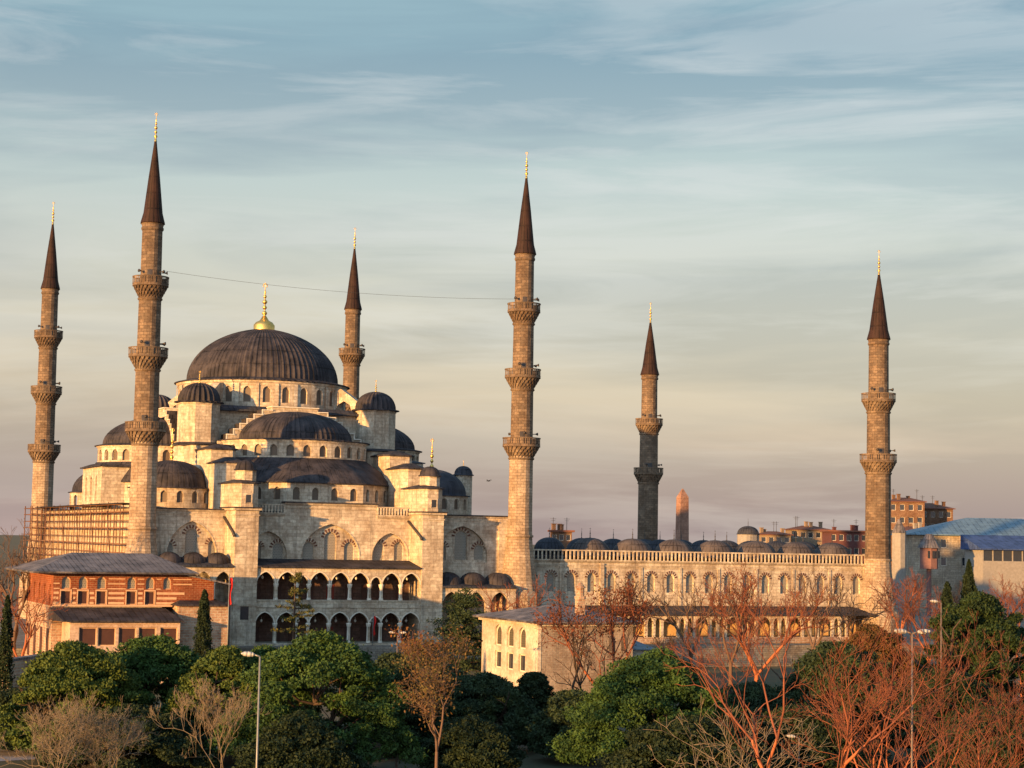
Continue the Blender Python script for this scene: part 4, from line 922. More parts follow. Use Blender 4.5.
# ------------------------------------------------------------------ small hipped house in the park
pane_d = lattice('dark_green_glazing', (.10, .09, .06), (.03, .035, .03), .25)
cream2 = plain('pale_window_surround', (.6, .56, .46), .7)
def hip_house():
    c = at(538.5, 621.5, dist=207); fy, xl = c.y, c.x; ze = c.z
    xr = X(633, fy, 621); yb = fy+15.8; h = thing('hip_roofed_house', 'cream stone house with grey lead hip roof and tall arched windows, among trees', 'house', (xl+6, fy+8, 0))
    w = MB(); mpl = lambda u, z, d=0: (xl+d, fy+u, z)
    us = [(at(p, 650, Xp=xl).y-fy) for p in (522, 510, 498)]; cells = []; lo_c = []; u = 0
    zA0, zA1, zB0, zB1 = at(521, 649, Xp=xl).z, at(521, 627, Xp=xl).z, at(521, 672, Xp=xl).z, at(521, 654, Xp=xl).z
    for i, cu in enumerate(us):
        e = 15.8 if i == 2 else (cu+us[i+1])/2; cells.append((u, e, (cu, .95, zA0, zA1-.8, .8))); lo_c.append((u, e, (cu, .9, zB0, zB1, 0))); u = e
    zm = (zA0+zB1)/2; panel(w, mpl, cells, zm, ze, .3); panel(w, mpl, lo_c, 0, zm, .3); wo = w.build('wall', plaster, h)
    for a, b, op in cells: window(mpl, op, wo, pane_d, .3, frame=cream2, fr=.16)
    for a, b, op in lo_c: window(mpl, op, wo, glass, .3, frame=cream2, fr=.16)
    w = MB(); w.box(xl+.34, xr, fy, yb, 0, ze); w2 = w.build('side_wall', pinkrub, h)
    q = MB(); q.box(xl-.05, xl+.36, fy-.05, fy+.02, 0, ze-.2); q.build('quoin', plaster, h)
    mf = flat((0, fy), (1, 0), (0, 1))
    for p in (612, 624):
        x = X(p, fy, 635); q = MB(); op = (x, .35, ze-3.2, ze-1.9, .35); q.poly([mf(a, z, -.03) for a, z in outline(op)]); q.build('window', pane_w, w2)
    r = MB(); o = .9; a, b, c_, d = (xl-o, fy-o, ze), (xr+o, fy-o, ze), (xr+o, yb+o, ze), (xl-o, yb+o, ze); ym = (fy+yb)/2; zr_ = Zc(566, 604, ym)
    ra, rb = (xl+5.5, ym, zr_), (xr-5.5, ym, zr_)
    r.poly([a, b, rb, ra]); r.poly([b, c_, rb]); r.poly([c_, d, ra, rb]); r.poly([d, a, ra]); q = [a, b, c_, d]; E_ = [(p[0], p[1], p[2]-.2) for p in q]
    for i in range(4): r.poly([q[i], q[(i+1) % 4], E_[(i+1) % 4], E_[i]])
    r.poly(E_[::-1]); r.build('roof', lead_g, h)
    g = MB(); g.box(xl-.35, xr+.35, fy-.35, yb+.35, ze-.5, ze-.22); g.build('eave_cornice', plaster, h)
    # chimney
    cx_, cy_ = X(580, fy+3, 610), fy+3.0; m = MB(); z0, z1 = ze-.2, Zc(580, 597, cy_); m.box(cx_-.42, cx_+.42, cy_-.42, cy_+.42, z0, z1-.2); m.prism(octa(cx_, cy_, .62), z1-.2, z1+.1); m.prism(octa(cx_, cy_, .45), z1+.1, z1+1.0); m.prism(octa(cx_, cy_, .6), z1+1.0, z1+1.6, k=.2); m.build('chimney', rubble, h)
    # lean-to with blue roof at the right end
    e = MB(); x0 = xr+.02; x1 = X(652, fy+2, 640); e.box(x0, x1, fy+2, fy+9, 0, ze-3.2); eo = e.build('annex', plaster, h)
    e = MB(); e.mesh([(x0, fy+1.6, ze-3.1), (x1+.5, fy+1.6, ze-3.1), (x1+.5, fy+9, ze-2.2), (x0, fy+9, ze-2.2), (x0, fy+1.6, ze-3.19), (x1+.5, fy+1.6, ze-3.19)], [(0, 1, 2, 3), (0, 4, 5, 1)]); e.build('annex_roof', bluemetal, eo)
pinkrub = masonry('weathered_pink_rubble', (.40, .33, .28), (.30, .24, .21), (.35, .32, .28), bw=.5, rh=.25, ms=.05, grime=(.16, .15, .14))
hip_house()
# ------------------------------------------------------------------ city behind
def facade_building(name, label, cat, px0, px1, py_top, dist, depth, wm, rm, rise, rows, cols, rot=None, over=.6, pyt=None, group=None, zbase=0, glassm=None, winh=1.5):
    a = at(px0, py_top, dist=dist); b = at(px1, py_top, dist=dist)
    A_ = Vector((a.x, a.y, 0)); B_ = Vector((b.x, b.y, 0)); t = (B_-A_); ln = t.length; t.normalize()
    if rot: t = Matrix.Rotation(R(rot), 3, 'Z') @ t
    nin = Vector((-t.y, t.x, 0)); zt_ = a.z
    th = thing(name, label, cat, (A_.x+t.x*ln/2, A_.y+t.y*ln/2, zbase), group)
    mp = lambda u, z, d=0: (A_.x+t.x*u+nin.x*d, A_.y+t.y*u+nin.y*d, z)
    w = MB(); cw = ln/cols; rh = winh*2.0; ops = []
    zlow = zt_-rows*rh
    for r_ in range(rows):
        z0 = zlow+r_*rh; cells = [(c*cw, (c+1)*cw, ((c+.5)*cw, min(.6, cw*.3), z0+rh*.28, z0+rh*.75, .0)) for c in range(cols)]; panel(w, mp, cells, z0, z0+rh, .25); ops += [c[2] for c in cells]
    w.poly([mp(0, zbase), mp(ln, zbase), mp(ln, zlow), mp(0, zlow)])
    for u in (0, ln): w.poly([mp(u, zbase, 0), mp(u, zbase, depth), mp(u, zt_, depth), mp(u, zt_, 0)])
    w.poly([mp(0, zbase, depth), mp(ln, zbase, depth), mp(ln, zt_, depth), mp(0, zt_, depth)])
    wo = w.build('wall', wm, th)
    for op in ops: window(mp, op, wo, glassm or glass, .25, frame=white, fr=.07)
    r = MB(); o = over; q = [mp(-o, zt_, -o), mp(ln+o, zt_, -o), mp(ln+o, zt_, depth+o), mp(-o, zt_, depth+o)]
    if rise > 0:
        ins = min(depth/2, ln*.35); ra, rb = mp(ins, zt_+rise, depth/2), mp(ln-ins, zt_+rise, depth/2)
        r.poly([q[0], q[1], rb, ra]); r.poly([q[1], q[2], rb]); r.poly([q[2], q[3], ra, rb]); r.poly([q[3], q[0], ra])
    else: r.poly([(x, y, z+.25) for x, y, z in q])
    E_ = [(x, y, z-(.02 if rise > 0 else 0)) for x, y, z in q]; q2 = q if rise > 0 else [(x, y, z+.25) for x, y, z in q]
    for i in range(4): r.poly([q2[i], q2[(i+1) % 4], (E_[(i+1) % 4][0], E_[(i+1) % 4][1], E_[(i+1) % 4][2]-.15), (E_[i][0], E_[i][1], E_[i][2]-.15)])
    ro = r.build('roof', rm, th); rr = random.Random(int(px0))
    if ln < 30:
        for k in range(3):
            u = ln*rr.uniform(.12, .88); d = depth*rr.uniform(.15, .5); hh = rise*.5+rr.uniform(.7, 1.5); m = MB(); x, y, _ = mp(u, 0, d); m.box(x-.4, x+.4, y-.3, y+.3, zt_, zt_+hh); m.box(x-.5, x+.5, y-.4, y+.4, zt_+hh, zt_+hh+.15); m.build('chimney', wm, ro)
        for k in range(2):
            u = ln*rr.uniform(.1, .9); x, y, _ = mp(u, 0, depth*.4); m = MB(); z_ = zt_+rise*.4; m.tube((x, y, z_), (x, y, z_+3), .06, n=4); m.tube((x-.7, y, z_+2.7), (x+.7, y, z_+2.7), .04, n=4); m.tube((x-.5, y, z_+2.3), (x+.5, y, z_+2.3), .04, n=4); m.build('antenna', iron, ro)
    return th, mp, ln, zt_
tile = plain('terracotta_tiles', (.16, .07, .05), .85, sc=4)
brickw = masonry('orange_brick', (.17, .105, .08), (.13, .08, .06), (.3, .2, .13), bw=.5, rh=.2, grime=(.2, .1, .07), gs=.4)
yel = plain('yellow_render', (.24, .18, .13), .9)
grey_r = plain('grey_render', (.28, .27, .26), .9)
darkb = plain('maroon_render', (.11, .045, .045), .9)
th, mp, ln, zt_ = facade_building('museum_hall', 'long grey stone palace hall under wide pale blue metal roof', 'hall', 912, 1100, 534, 430, 34, masonry('palace_stone', (.46, .43, .36), (.36, .33, .28), (.25, .22, .2), bw=1.2, rh=.5), bluemetal, 4.1, 2, 9, rot=-4, over=1.2, winh=2.0)
def blue_wing():
    a = at(983, 548.5, dist=412); b = at(1110, 549, dist=418); h = thing('blue_roofed_wing', 'low glazed wing under deep blue sheet roof in front of the palace hall', 'wing', (a.x, a.y, 0))
    t = Vector((b.x-a.x, b.y-a.y, 0)); ln = t.length; t.normalize(); n = Vector((-t.y, t.x, 0)); P = lambda u, d, z: (a.x+t.x*u+n.x*d, a.y+t.y*u+n.y*d, z)
    r = MB(); z0 = a.z; z1 = at(990, 535, dist=418).z; r.poly([P(-1, -1, z0), P(ln, -1, z0), P(ln, 9, z1), P(-1, 9, z1)]); r.poly([P(-1, -1, z0-.25), P(ln, -1, z0-.25), P(ln, -1, z0), P(-1, -1, z0)]); r.poly([P(-1, -1, z0-.25), P(-1, 9, z0-.25), P(-1, 9, z1), P(-1, -1, z0)]); r.build('roof', bluedark, h)
    w = MB(); w.poly([P(0, 0, 0), P(ln, 0, 0), P(ln, 0, z0-2.6), P(0, 0, z0-2.6)]); w.poly([P(0, 0, 0), P(0, 9, 0), P(0, 9, z0), P(0, 0, z0-.2)]); w.build('wall', grey_r, h)
    g = MB(); g.poly([P(0, .1, z0-2.6), P(ln, .1, z0-2.6), P(ln, .1, z0-.2), P(0, .1, z0-.2)]); g.build('glazing', glass, h)
    for i in range(14):
        m = MB(); u = ln*i/13; m.mesh([P(u-.12, -.05, z0-2.6), P(u+.12, -.05, z0-2.6), P(u+.12, -.05, z0-.2), P(u-.12, -.05, z0-.2)], [(0, 1, 2, 3)]); m.mesh([P(u-.12, .1, z0-2.6), P(u-.12, -.05, z0-2.6), P(u-.12, -.05, z0-.2), P(u-.12, .1, z0-.2)], [(0, 1, 2, 3)]); m.build('mullion', grey_r, h)
blue_wing()
def bay_kiosk():
    c = at(929, 550, dist=405); h = thing('oriel_kiosk', 'little pink oriel with pointed grey lead hood beside the palace hall', 'kiosk', (c.x, c.y, 0))
    z0, z1 = at(929, 564, dist=405).z, at(929, 548, dist=405).z; zt2 = at(929, 534, dist=405).z
    m = MB(); m.prism(octa(c.x, c.y, 1.9), z0, z1); m.prism(octa(c.x, c.y, 1.9), z0-1.0, z0-.003, k=1.0); m.prism(octa(c.x, c.y, .5), 0, z0-1.0); m.build('wall', plain('pink_render', (.20, .11, .105), .9), h)
    m = MB(); m.prism(octa(c.x, c.y, 2.5), z1, zt2, k=.25); m.build('roof', lead_g, h)
    for k in range(4): q = MB(); a = -pi/2-.6+k*.5; x, y = c.x+1.93*cos(a), c.y+1.93*sin(a); q.box(x-.3, x+.3, y-.05, y+.05, z0+1.2, z1-.6); q.build('window', glass, h)
bay_kiosk()
facade_building('brick_apartment_block', 'orange brick block with flat parapet rising behind the far right minaret', 'apartment', 889, 924, 501, 520, 16, brickw, tile, 1.2, 3, 4, rot=-6, winh=1.7)
facade_building('stepped_apartment_block', 'tan brick block with rounded corner beside the taller orange one', 'apartment', 921, 954, 508, 528, 16, brickw, tile, 1.6, 3, 4, rot=6, winh=1.7)
facade_building('maroon_terrace_house', 'maroon house with roof terrace left of the far right minaret', 'house', 830, 868, 531, 470, 12, darkb, tile, 0, 2, 5, winh=1.6)
facade_building('ochre_house', 'small ochre house with flat roof behind the courtyard domes', 'house', 792, 830, 529, 500, 12, yel, tile, 1.0, 2, 5, winh=1.5)
facade_building('tan_house', 'low tan house at the left end of the distant rooftops', 'house', 760, 791, 534, 490, 12, yel, tile, .8, 2, 4, winh=1.4)
facade_building('brick_roof_hut', 'flat brick hut poking above the domes right of the near minaret', 'hut', 551, 572, 531, 420, 8, brickw, tile, 0, 1, 3, winh=1.4)
facade_building('grey_shop_house', 'pale grey house right of the far right minaret, half hidden by bare trees', 'house', 905, 925, 530, 480, 12, grey_r, tile, 1.0, 2, 3, winh=1.5)
def spire_kiosk():
    c = at(899, 560, dist=330); h = thing('pointed_kiosk', 'slender grey stone kiosk with pointed roof beside the far right minaret foot', 'kiosk', (c.x, c.y, 0))
    zt2 = at(899, 519, dist=330).z; zm = at(899, 533, dist=330).z
    m = MB(); m.prism(octa(c.x, c.y, 1.2), 0, zm); m.build('shaft', grey_r, h); m = MB(); m.prism(octa(c.x, c.y, 1.3), zm, zt2, k=.12); m.build('roof', lead_g, h)
spire_kiosk()
def obelisk():
    c = at(682, 540, dist=400); h = thing('obelisk', 'pink granite obelisk beyond the courtyard domes', 'obelisk', (c.x, c.y, 0)); z1, z2 = at(682, 497, dist=400).z, at(682, 488.5, dist=400).z
    m = MB(); s = 1.2; m.prism([(c.x-s, c.y-s), (c.x+s, c.y-s), (c.x+s, c.y+s), (c.x-s, c.y+s)], 4, z1, k=.78); m.build('shaft', masonry('pink_granite', (.40, .25, .2), (.33, .2, .16), (.25, .15, .12), bw=1.2, rh=.8), h)
    m = MB(); s *= .78; m.prism([(c.x-s, c.y-s), (c.x+s, c.y-s), (c.x+s, c.y+s), (c.x-s, c.y+s)], z1+.003, z2, k=.1); m.build('pyramidion', MAT['pink_granite'], h)
    m = MB(); m.box(c.x-2.2, c.x+2.2, c.y-2.2, c.y+2.2, 0, 4); m.build('pedestal', grey_r, h)
obelisk()
def far_dome():
    c = at(748, 537, dist=450); h = thing('domed_tomb', 'small distant grey dome on a windowed drum above the courtyard roofline', 'tomb', (c.x, c.y, 0)); r = 2.45; z0 = at(748, 537, dist=450).z; zt2 = at(748, 526, dist=450).z
    m = MB(); m.prism(octa(c.x, c.y, r+.1, 12), 0, z0+.7); m.build('drum', grey_r, h); m = MB(cyl=(c.x, c.y, r)); m.lathe(c.x, c.y, cap_prof(r, z0+.7, zt2-z0-.7, 8, .2), 36, rib=.05); d = m.build('dome', lead_b, h); finial(c.x, c.y, zt2-.1, 1.8, d, r=.1, mat=iron)
far_dome()
# ------------------------------------------------------------------ trees
def fast_mesh(name, V, F, mat, parent, n=4, smooth=False):
    me = bpy.data.meshes.new(name); me.vertices.add(len(V)); me.vertices.foreach_set('co', np.asarray(V, np.float32).ravel())
    F = np.asarray(F, np.int32); me.loops.add(F.size); me.loops.foreach_set('vertex_index', F.ravel()); me.polygons.add(len(F))
    me.polygons.foreach_set('loop_start', np.arange(0, F.size, F.shape[1], dtype=np.int32)); me.materials.append(mat); me.update(calc_edges=True)
    if smooth: me.polygons.foreach_set('use_smooth', [True]*len(F))
    o = bpy.data.objects.new(name, me); S.collection.objects.link(o); o.parent = parent; return o
def leaves(C, size, rng, up=.0, asp=1.6):
    n = len(C); d1 = rng.normal(size=(n, 3)); d1 /= np.linalg.norm(d1, axis=1)[:, None]; d2 = rng.normal(size=(n, 3)); d2[:, 2] += up
    d2 = np.cross(d1, d2); d2 /= np.linalg.norm(d2, axis=1)[:, None]; s = size*rng.uniform(.45, 1.5, (n, 1))
    a = d1*s*.5*asp; b = d2*s*.5
    V = np.stack([C-a, C-b*.9+a*.1, C+a, C+b*.9+a*.1], 1).reshape(-1, 3); return V, np.arange(4*n).reshape(-1, 4)
def clump_crown(rng, h, w, base, nclump=70, per=330, size=.22, flat_=.6, cr=1.0, top=1.0, solid=.35):
    """leaf faces scattered over many clumps that fill an uneven dome of height h and width w, hollow lower down"""
    pts = []
    for k in range(nclump):
        a = rng.uniform(0, 2*pi); v = rng.uniform(0, 1)**1.2; el = v*pi/2; rad = w/2*cos(el)*rng.uniform(.72, 1.04) if rng.random() < .75 else w/2*cos(el)*rng.uniform(.2, .8)
        c = np.array((rad*cos(a), rad*sin(a), base+(h-base)*(.12+.86*sin(el)*rng.uniform(.82, 1.0))))
        r = cr*rng.uniform(.55, 1.25); q = rng.normal(size=(per, 3)); q /= np.linalg.norm(q, axis=1)[:, None]
        q *= (r*rng.uniform(solid, 1, (per, 1))**.6)*np.where(rng.random((per, 1)) < .12, 1.4, 1); q[:, 2] *= flat_; pts.append(c+q)
    return np.concatenate(pts)
def limb_tubes(segs, n=5):
    V = []; F = []
    for p, q, r1, r2 in segs:
        d = (q-p); l = np.linalg.norm(d)
        if l < 1e-5: continue
        d /= l; a = np.cross(d, (0, 0, 1.) if abs(d[2]) < .9 else (1., 0, 0)); a /= np.linalg.norm(a); b = np.cross(d, a); k = n if r1 > .05 else 3; s = len(V)
        for c, r in ((p, r1), (q, r2)):
            for i in range(k): t = 2*pi*i/k; V.append(c+(a*cos(t)+b*sin(t))*r)
        for i in range(k): j = (i+1) % k; F.append((s+i, s+j, s+k+j, s+k+i))
    return V, F
def branching(rng, h, r, spread=.55, levels=5, trunk=.3, fan=(3, 4), curve=.18, upw=.25, forks=1, ratio=.68, twig=.018, lean=(0, 0), side=.45):
    main = []; fine = []
    def grow(p, d, L_, r_, lv):
        n = 3 if lv < 2 else 2; segs = main if lv < 2 else fine; q = p
        for i in range(n):
            d = d+rng.normal(size=3)*curve*(.5 if lv == 0 else 1); d[2] += upw*.12; d /= np.linalg.norm(d); e = q+d*L_/n; ra = max(twig, r_*(1-.3*i/n)); rb = max(twig, r_*(1-.3*(i+1)/n)); segs.append((q, e, ra, rb)); q = e
            if lv > 0 and lv < levels and rng.random() < side: 
                dd = d+rng.normal(size=3)*spread; dd[2] += upw; dd /= np.linalg.norm(dd); grow(q, dd, L_*ratio*rng.uniform(.6, .95), r_*.5, lv+1)
        if lv < levels:
            for k in range(rng.integers(fan[0], fan[1]+1) if lv < levels-1 else 2):
                dd = d+rng.normal(size=3)*spread; dd[2] += upw; dd /= np.linalg.norm(dd); grow(q, dd, L_*ratio*rng.uniform(.75, 1.1), r_*.62, lv+1)
    tot = sum(ratio**i for i in range(1, levels+1)); L1 = h*(1-trunk)/tot/ratio*ratio*1.15
    d0 = np.array((lean[0], lean[1], 1.0)); p0 = np.zeros(3)
    for f in range(forks):
        d = d0+(rng.normal(size=3)*.35 if forks > 1 else 0); d[2] = abs(d[2]); d /= np.linalg.norm(d)
        e = p0+d*h*trunk; main.append((p0-np.array((0, 0, .3)), e, r, r*.8))
        for k in range(fan[1]):
            a = 2*pi*(k+rng.random()*.6)/fan[1]; dd = d*1.0+np.array((cos(a), sin(a), 0))*spread*rng.uniform(.6, 1.1); dd /= np.linalg.norm(dd); grow(e, dd, L1, r*.62, 1)
    allp = np.array([s[1] for s in main+fine]); k = h/allp[:, 2].max()
    f_ = lambda S_: [(a*k, b*k, c_, d_) for a, b, c_, d_ in S_]
    return f_(main), f_(fine), allp*k
def evergreen(label, px, dist, pytop, wpx, seed, mat=leaf_g, kind='pine_tree', cat='pine', base=.06, nclump=300, size=.135, group=None, cr=.74, per=480, flat_=.55):
    rng = np.random.default_rng(seed); g = at(px, 740, dist=dist); z0 = 3 if (g.y > -7) else 0; ztop = at(px, pytop, dist=dist).z; h = ztop-z0; w = wpx*1.12*dist/FPX
    t = thing(kind, label, cat, (g.x, g.y, z0), group)
    C = clump_crown(rng, h-.3, w, h*base, nclump, per, size, cr=cr*(w/9)**.6, flat_=flat_); V, F = leaves(C, size, rng); fast_mesh('crown', V, F, mat, t)
    main, fine, _ = branching(rng, h*.86, .022*h+.05, spread=.7, levels=3, trunk=.3, twig=.03); V, F = limb_tubes(main+fine); fast_mesh('trunk', V, F, bark_d, t)
    return t
def bare(label, px, dist, pytop, seed, mat=bark, kind='bare_tree', cat='tree', levels=5, r=None, spread=.46, trunk=.28, fan=(2, 3), forks=1, curve=.21, upw=.3, leaf=None, nleaf=0, zb=None, ratio=.72, group=None, lsize=.16, lean=(0, 0), twig=.02, side=.45):
    rng = np.random.default_rng(seed); g = at(px, 740, dist=dist); z0 = zb if zb is not None else (3 if g.y > -7 else 0); h = at(px, pytop, dist=dist).z-z0
    t = thing(kind, label, cat, (g.x, g.y, z0), group)
    main, fine, P = branching(rng, h, r or h*.016+.04, spread, levels, trunk, fan, curve, upw, forks, ratio, twig, lean, side)
    V, F = limb_tubes(main, 6); fast_mesh('trunk', V, F, mat, t, smooth=True); V, F = limb_tubes(fine, 4); fast_mesh('twigs', V, F, twig_r if mat is bark_r else mat, t)
    if leaf and nleaf:
        P = P[P[:, 2] > h*.35]; C = P[rng.integers(0, len(P), nleaf)]+rng.normal(size=(nleaf, 3))*.3; V, F = leaves(C, lsize, rng); fast_mesh('leaves', V, F, leaf, t)
    return t
def cypress(label, px, dist, pytop, wpx, seed, mat=leaf_d, pw=.5, group=None, n=15000, kind='cypress_tree', cat='cypress', size=.14):
    rng = np.random.default_rng(seed); g = at(px, 740, dist=dist); z0 = 3 if g.y > -7 else 0; h = at(px, pytop, dist=dist).z-z0; w = wpx*dist/FPX/2
    t = thing(kind, label, cat, (g.x, g.y, z0), group); u = rng.uniform(0, 1, n)**.85; a = rng.uniform(0, 2*pi, n)
    rad = w*np.minimum(1, (1-u)**pw*1.15)*np.minimum(1, .5+u*5)*(.82+.18*np.sin(a*5+u*22)+.1*np.sin(a*3-u*50))*rng.uniform(.55, 1.05, n)
    C = np.stack([rad*np.cos(a), rad*np.sin(a), .4+u*(h-.4)], 1); V, F = leaves(C, size, rng, up=1.5); fast_mesh('crown', V, F, mat, t)
    V, F = limb_tubes([(np.array((0, 0, -.3)), np.array((0, 0, h*.9)), .2, .03)], 6); fast_mesh('trunk', V, F, bark_d, t)
def cedar(label, px, dist, pytop, wpx, seed, mat=leaf_c, nb=110, kind='cedar_tree', cat='cedar', bot=.12, m=190):
    rng = np.random.default_rng(seed); g = at(px, 740, dist=dist); z0 = 0 if g.y < -7 else 3; h = at(px, pytop, dist=dist).z-z0; w = wpx*dist/FPX/2
    t = thing(kind, label, cat, (g.x, g.y, z0)); segs = [(np.array((0, 0, -.3)), np.array((0, 0, h*.97)), .02*h+.05, .03)]; C = []
    for k in range(nb):
        u = (k+rng.random())/nb; z = h*(bot+(.97-bot)*u)
        if sin(u*31) < -.55: continue
        L_ = w*(1-u)**.7*rng.choice([.6, .85, 1.0, 1.25])+.25; a = rng.uniform(0, 2*pi); e = np.array((cos(a)*L_, sin(a)*L_, z+L_*rng.uniform(-.05, .22))); s = np.array((0, 0, z-.1)); segs.append((s, e, .06, .02))
        f = rng.uniform(.15, 1, (m, 1)); q = s+(e-s)*f+np.stack([rng.normal(size=m)*.24*(1.3-f[:, 0]), rng.normal(size=m)*.24*(1.3-f[:, 0]), rng.normal(size=m)*.08], 1)*(w/2.5); C.append(q)
    V, F = leaves(np.concatenate(C), .15, rng); fast_mesh('crown', V, F, mat, t); V, F = limb_tubes(segs, 5); fast_mesh('trunk', V, F, bark_d, t)
G1 = 'evergreens across the front of the park'
evergreen('broad yellow-green pine at the left, below the striped pavilion', 72, 142, 640, 130, 11, leaf_y, group=G1)
evergreen('wide round green pine directly below the pavilion front wing', 152, 150, 634, 150, 12, leaf_g, group=G1, nclump=230)
evergreen('yellow-green pine filling the gap left of the tall street lamp', 222, 146, 644, 105, 13, leaf_y, group=G1)
evergreen('biggest dome-shaped green pine below the gallery arches', 318, 138, 632, 172, 14, leaf_g, group=G1, nclump=290)
evergreen('green pine between the street lamp and the biggest pine', 262, 150, 645, 90, 71, leaf_g, group=G1)
evergreen('dark green pine right of the biggest pine, partly behind it', 392, 152, 652, 90, 72, leaf_c, group=G1)
evergreen('dark shaded pine in the centre behind the brown-leaved tree', 428, 160, 660, 140, 15, leaf_c, group=G1)
evergreen('dark low pine beside the cypress in front of the cream house', 484, 156, 672, 95, 16, leaf_c, group=G1)
evergreen('large rounded green pine right of the cream house', 655, 140, 649, 165, 17, leaf_g, group=G1, nclump=290)
evergreen('dim low pine between the round pine and the forked orange tree', 752, 152, 682, 130, 18, leaf_c, group=G1)
evergreen('dark broad evergreen behind the forked orange tree', 838, 152, 640, 130, 19, leaf_c, group=G1, nclump=230)
evergreen('brown-tinged evergreen below the right end of the courtyard arcade', 872, 170, 622, 90, 20, leafm('bronze_foliage', (.15, .075, .025), (.06, .045, .018)), group=G1)
evergreen('tall dark evergreen at the right below the palace hall', 978, 168, 590, 125, 21, leafm('deep_green_foliage', (.035, .065, .02), (.02, .038, .014)), group=G1, nclump=300)
evergreen('shadowy evergreen mass in the lower right corner', 945, 150, 668, 150, 22, leaf_d, group=G1)
evergreen('small bushy evergreen at the lower left corner', 18, 150, 688, 90, 23, leaf_d, group=G1)
evergreen('low dark shrub at the foot of the centre pines', 575, 150, 688, 80, 24, leaf_c, group=G1)
evergreen('dark clipped shrub under the forked tree', 800, 140, 705, 140, 25, leaf_d, group=G1)
evergreen('low dark shrub below the wide round pine', 130, 138, 706, 150, 26, leaf_d, group=G1)
evergreen('low dark shrub right of the tall street lamp foot', 300, 132, 712, 110, 27, leaf_d, group=G1)
evergreen('low dark shrub in the centre below the shaded pine', 470, 140, 716, 90, 28, leaf_d, group=G1)
evergreen('dark shrub at the bottom under the right round pine', 690, 132, 716, 150, 29, leaf_d, group=G1)
evergreen('dark shrub in the bottom right corner below the evergreen mass', 1000, 132, 706, 120, 30, leaf_d, group=G1)
cypress('narrow dark cypress in front of the pavilion ramp block', 200, 205, 590, 24, 31, n=12000)
cypress('wide black-green cypress in front of the cream house', 533, 158, 673, 52, 32, n=26000, pw=.3)
cypress('pointed conifer above the tall evergreen at the right', 969, 190, 560, 46, 33, n=26000, pw=.75)
cypress('dark cypress cut by the left edge of the view', 2, 170, 596, 20, 34, n=9000)
cypress('small second conifer tip beside the pointed one at the right', 947, 188, 582, 30, 35, n=9000)
cedar('broad layered cedar in front of the right-hand gallery arches', 464, 234, 588, 100, 41, nb=230)
cedar('young cedar with open tiers in front of the centre gallery', 291, 215, 566, 50, 42, nb=46, mat=leafm('olive_cedar', (.10, .10, .03), (.06, .07, .025)), bot=.45, m=90)
G2 = 'leafless winter trees in the park'
bare('crooked tree with sparse olive-brown leaves in the centre foreground', 437, 120, 630, 51, bark, levels=6, r=.13, trunk=.42, leaf=leafm('olive_brown_leaves', (.10, .085, .03), (.12, .06, .025)), nleaf=2800, lsize=.11, group=G2, spread=.5, upw=.3, twig=.009, side=.35)
bare('rusty-leaved low tree behind the crooked centre tree', 408, 176, 628, 68, bark_r, levels=5, group=G2, leaf=leaf_o, nleaf=2500, lsize=.14)
bare('thin reddish tree in front of the cream house chimney', 608, 170, 584, 52, bark_r, levels=5, group=G2, leaf=leafm('russet_leaves', (.14, .045, .02), (.08, .03, .02)), nleaf=3800, lsize=.13)
bare('slim bare tree just left of the cream house right corner', 582, 168, 612, 53, bark_d, levels=4, group=G2)
bare('huge forked orange bare tree with long sweeping trunk at right', 800, 92, 566, 54, bark_r, levels=6, r=.17, trunk=.36, forks=2, spread=.36, fan=(2, 2), group=G2, lean=(-.2, 0), twig=.009, side=.5)
bare('red-orange many-stemmed bare tree in the right foreground', 915, 96, 628, 55, bark_r, levels=6, r=.1, trunk=.28, forks=3, spread=.42, fan=(2, 2), group=G2, twig=.009, side=.33)
bare('tall thin orange bare tree leaning right above the double street lamp', 945, 104, 606, 66, bark_r, levels=6, r=.09, trunk=.3, forks=2, spread=.42, fan=(2, 2), group=G2, lean=(.1, 0), twig=.009, side=.33)
bare('glowing orange bare tree cut by the lower right corner', 1008, 74, 690, 56, bark_r, levels=5, r=.06, trunk=.25, forks=5, spread=.5, fan=(2, 2), group=G2, twig=.007)
bare('slender bare tree left of the double street lamp', 868, 110, 650, 57, bark_r, levels=4, r=.1, trunk=.35, forks=2, group=G2, twig=.014)
bare('pale upright bare shrub left of the tall street lamp', 222, 124, 672, 58, bark_p, levels=6, r=.07, trunk=.2, fan=(2, 3), group=G2, twig=.009, upw=.6)
bare('grey twiggy shrub at the lower left', 62, 122, 690, 59, bark_p, levels=6, r=.05, trunk=.2, forks=3, group=G2, twig=.008, side=.25)
bare('second grey twiggy shrub between the left pines', 112, 126, 698, 60, bark_p, levels=6, r=.05, trunk=.2, forks=3, group=G2, twig=.008, side=.25)
bare('bare tree at the left edge against the sky', 10, 230, 516, 61, bark, levels=6, group=G2, twig=.018)
bare('reddish bare thicket tree beside the scaffolding', 18, 215, 580, 62, bark_r, levels=5, group=G2)
bare('pale bare shrub right of the round pine', 735, 118, 692, 63, bark_p, levels=4, r=.07, trunk=.2, forks=3, spread=.55, group=G2, upw=.2, twig=.014)
bare('reddish tree in front of the near right minaret foot', 527, 232, 573, 64, bark_r, levels=5, spread=.5, group=G2)
bare('dense rust-brown bare tree before the centre of the courtyard wall', 756, 205, 560, 65, bark_r, levels=6, group=G2, leaf=leaf_o, nleaf=1500, lsize=.1, twig=.016)
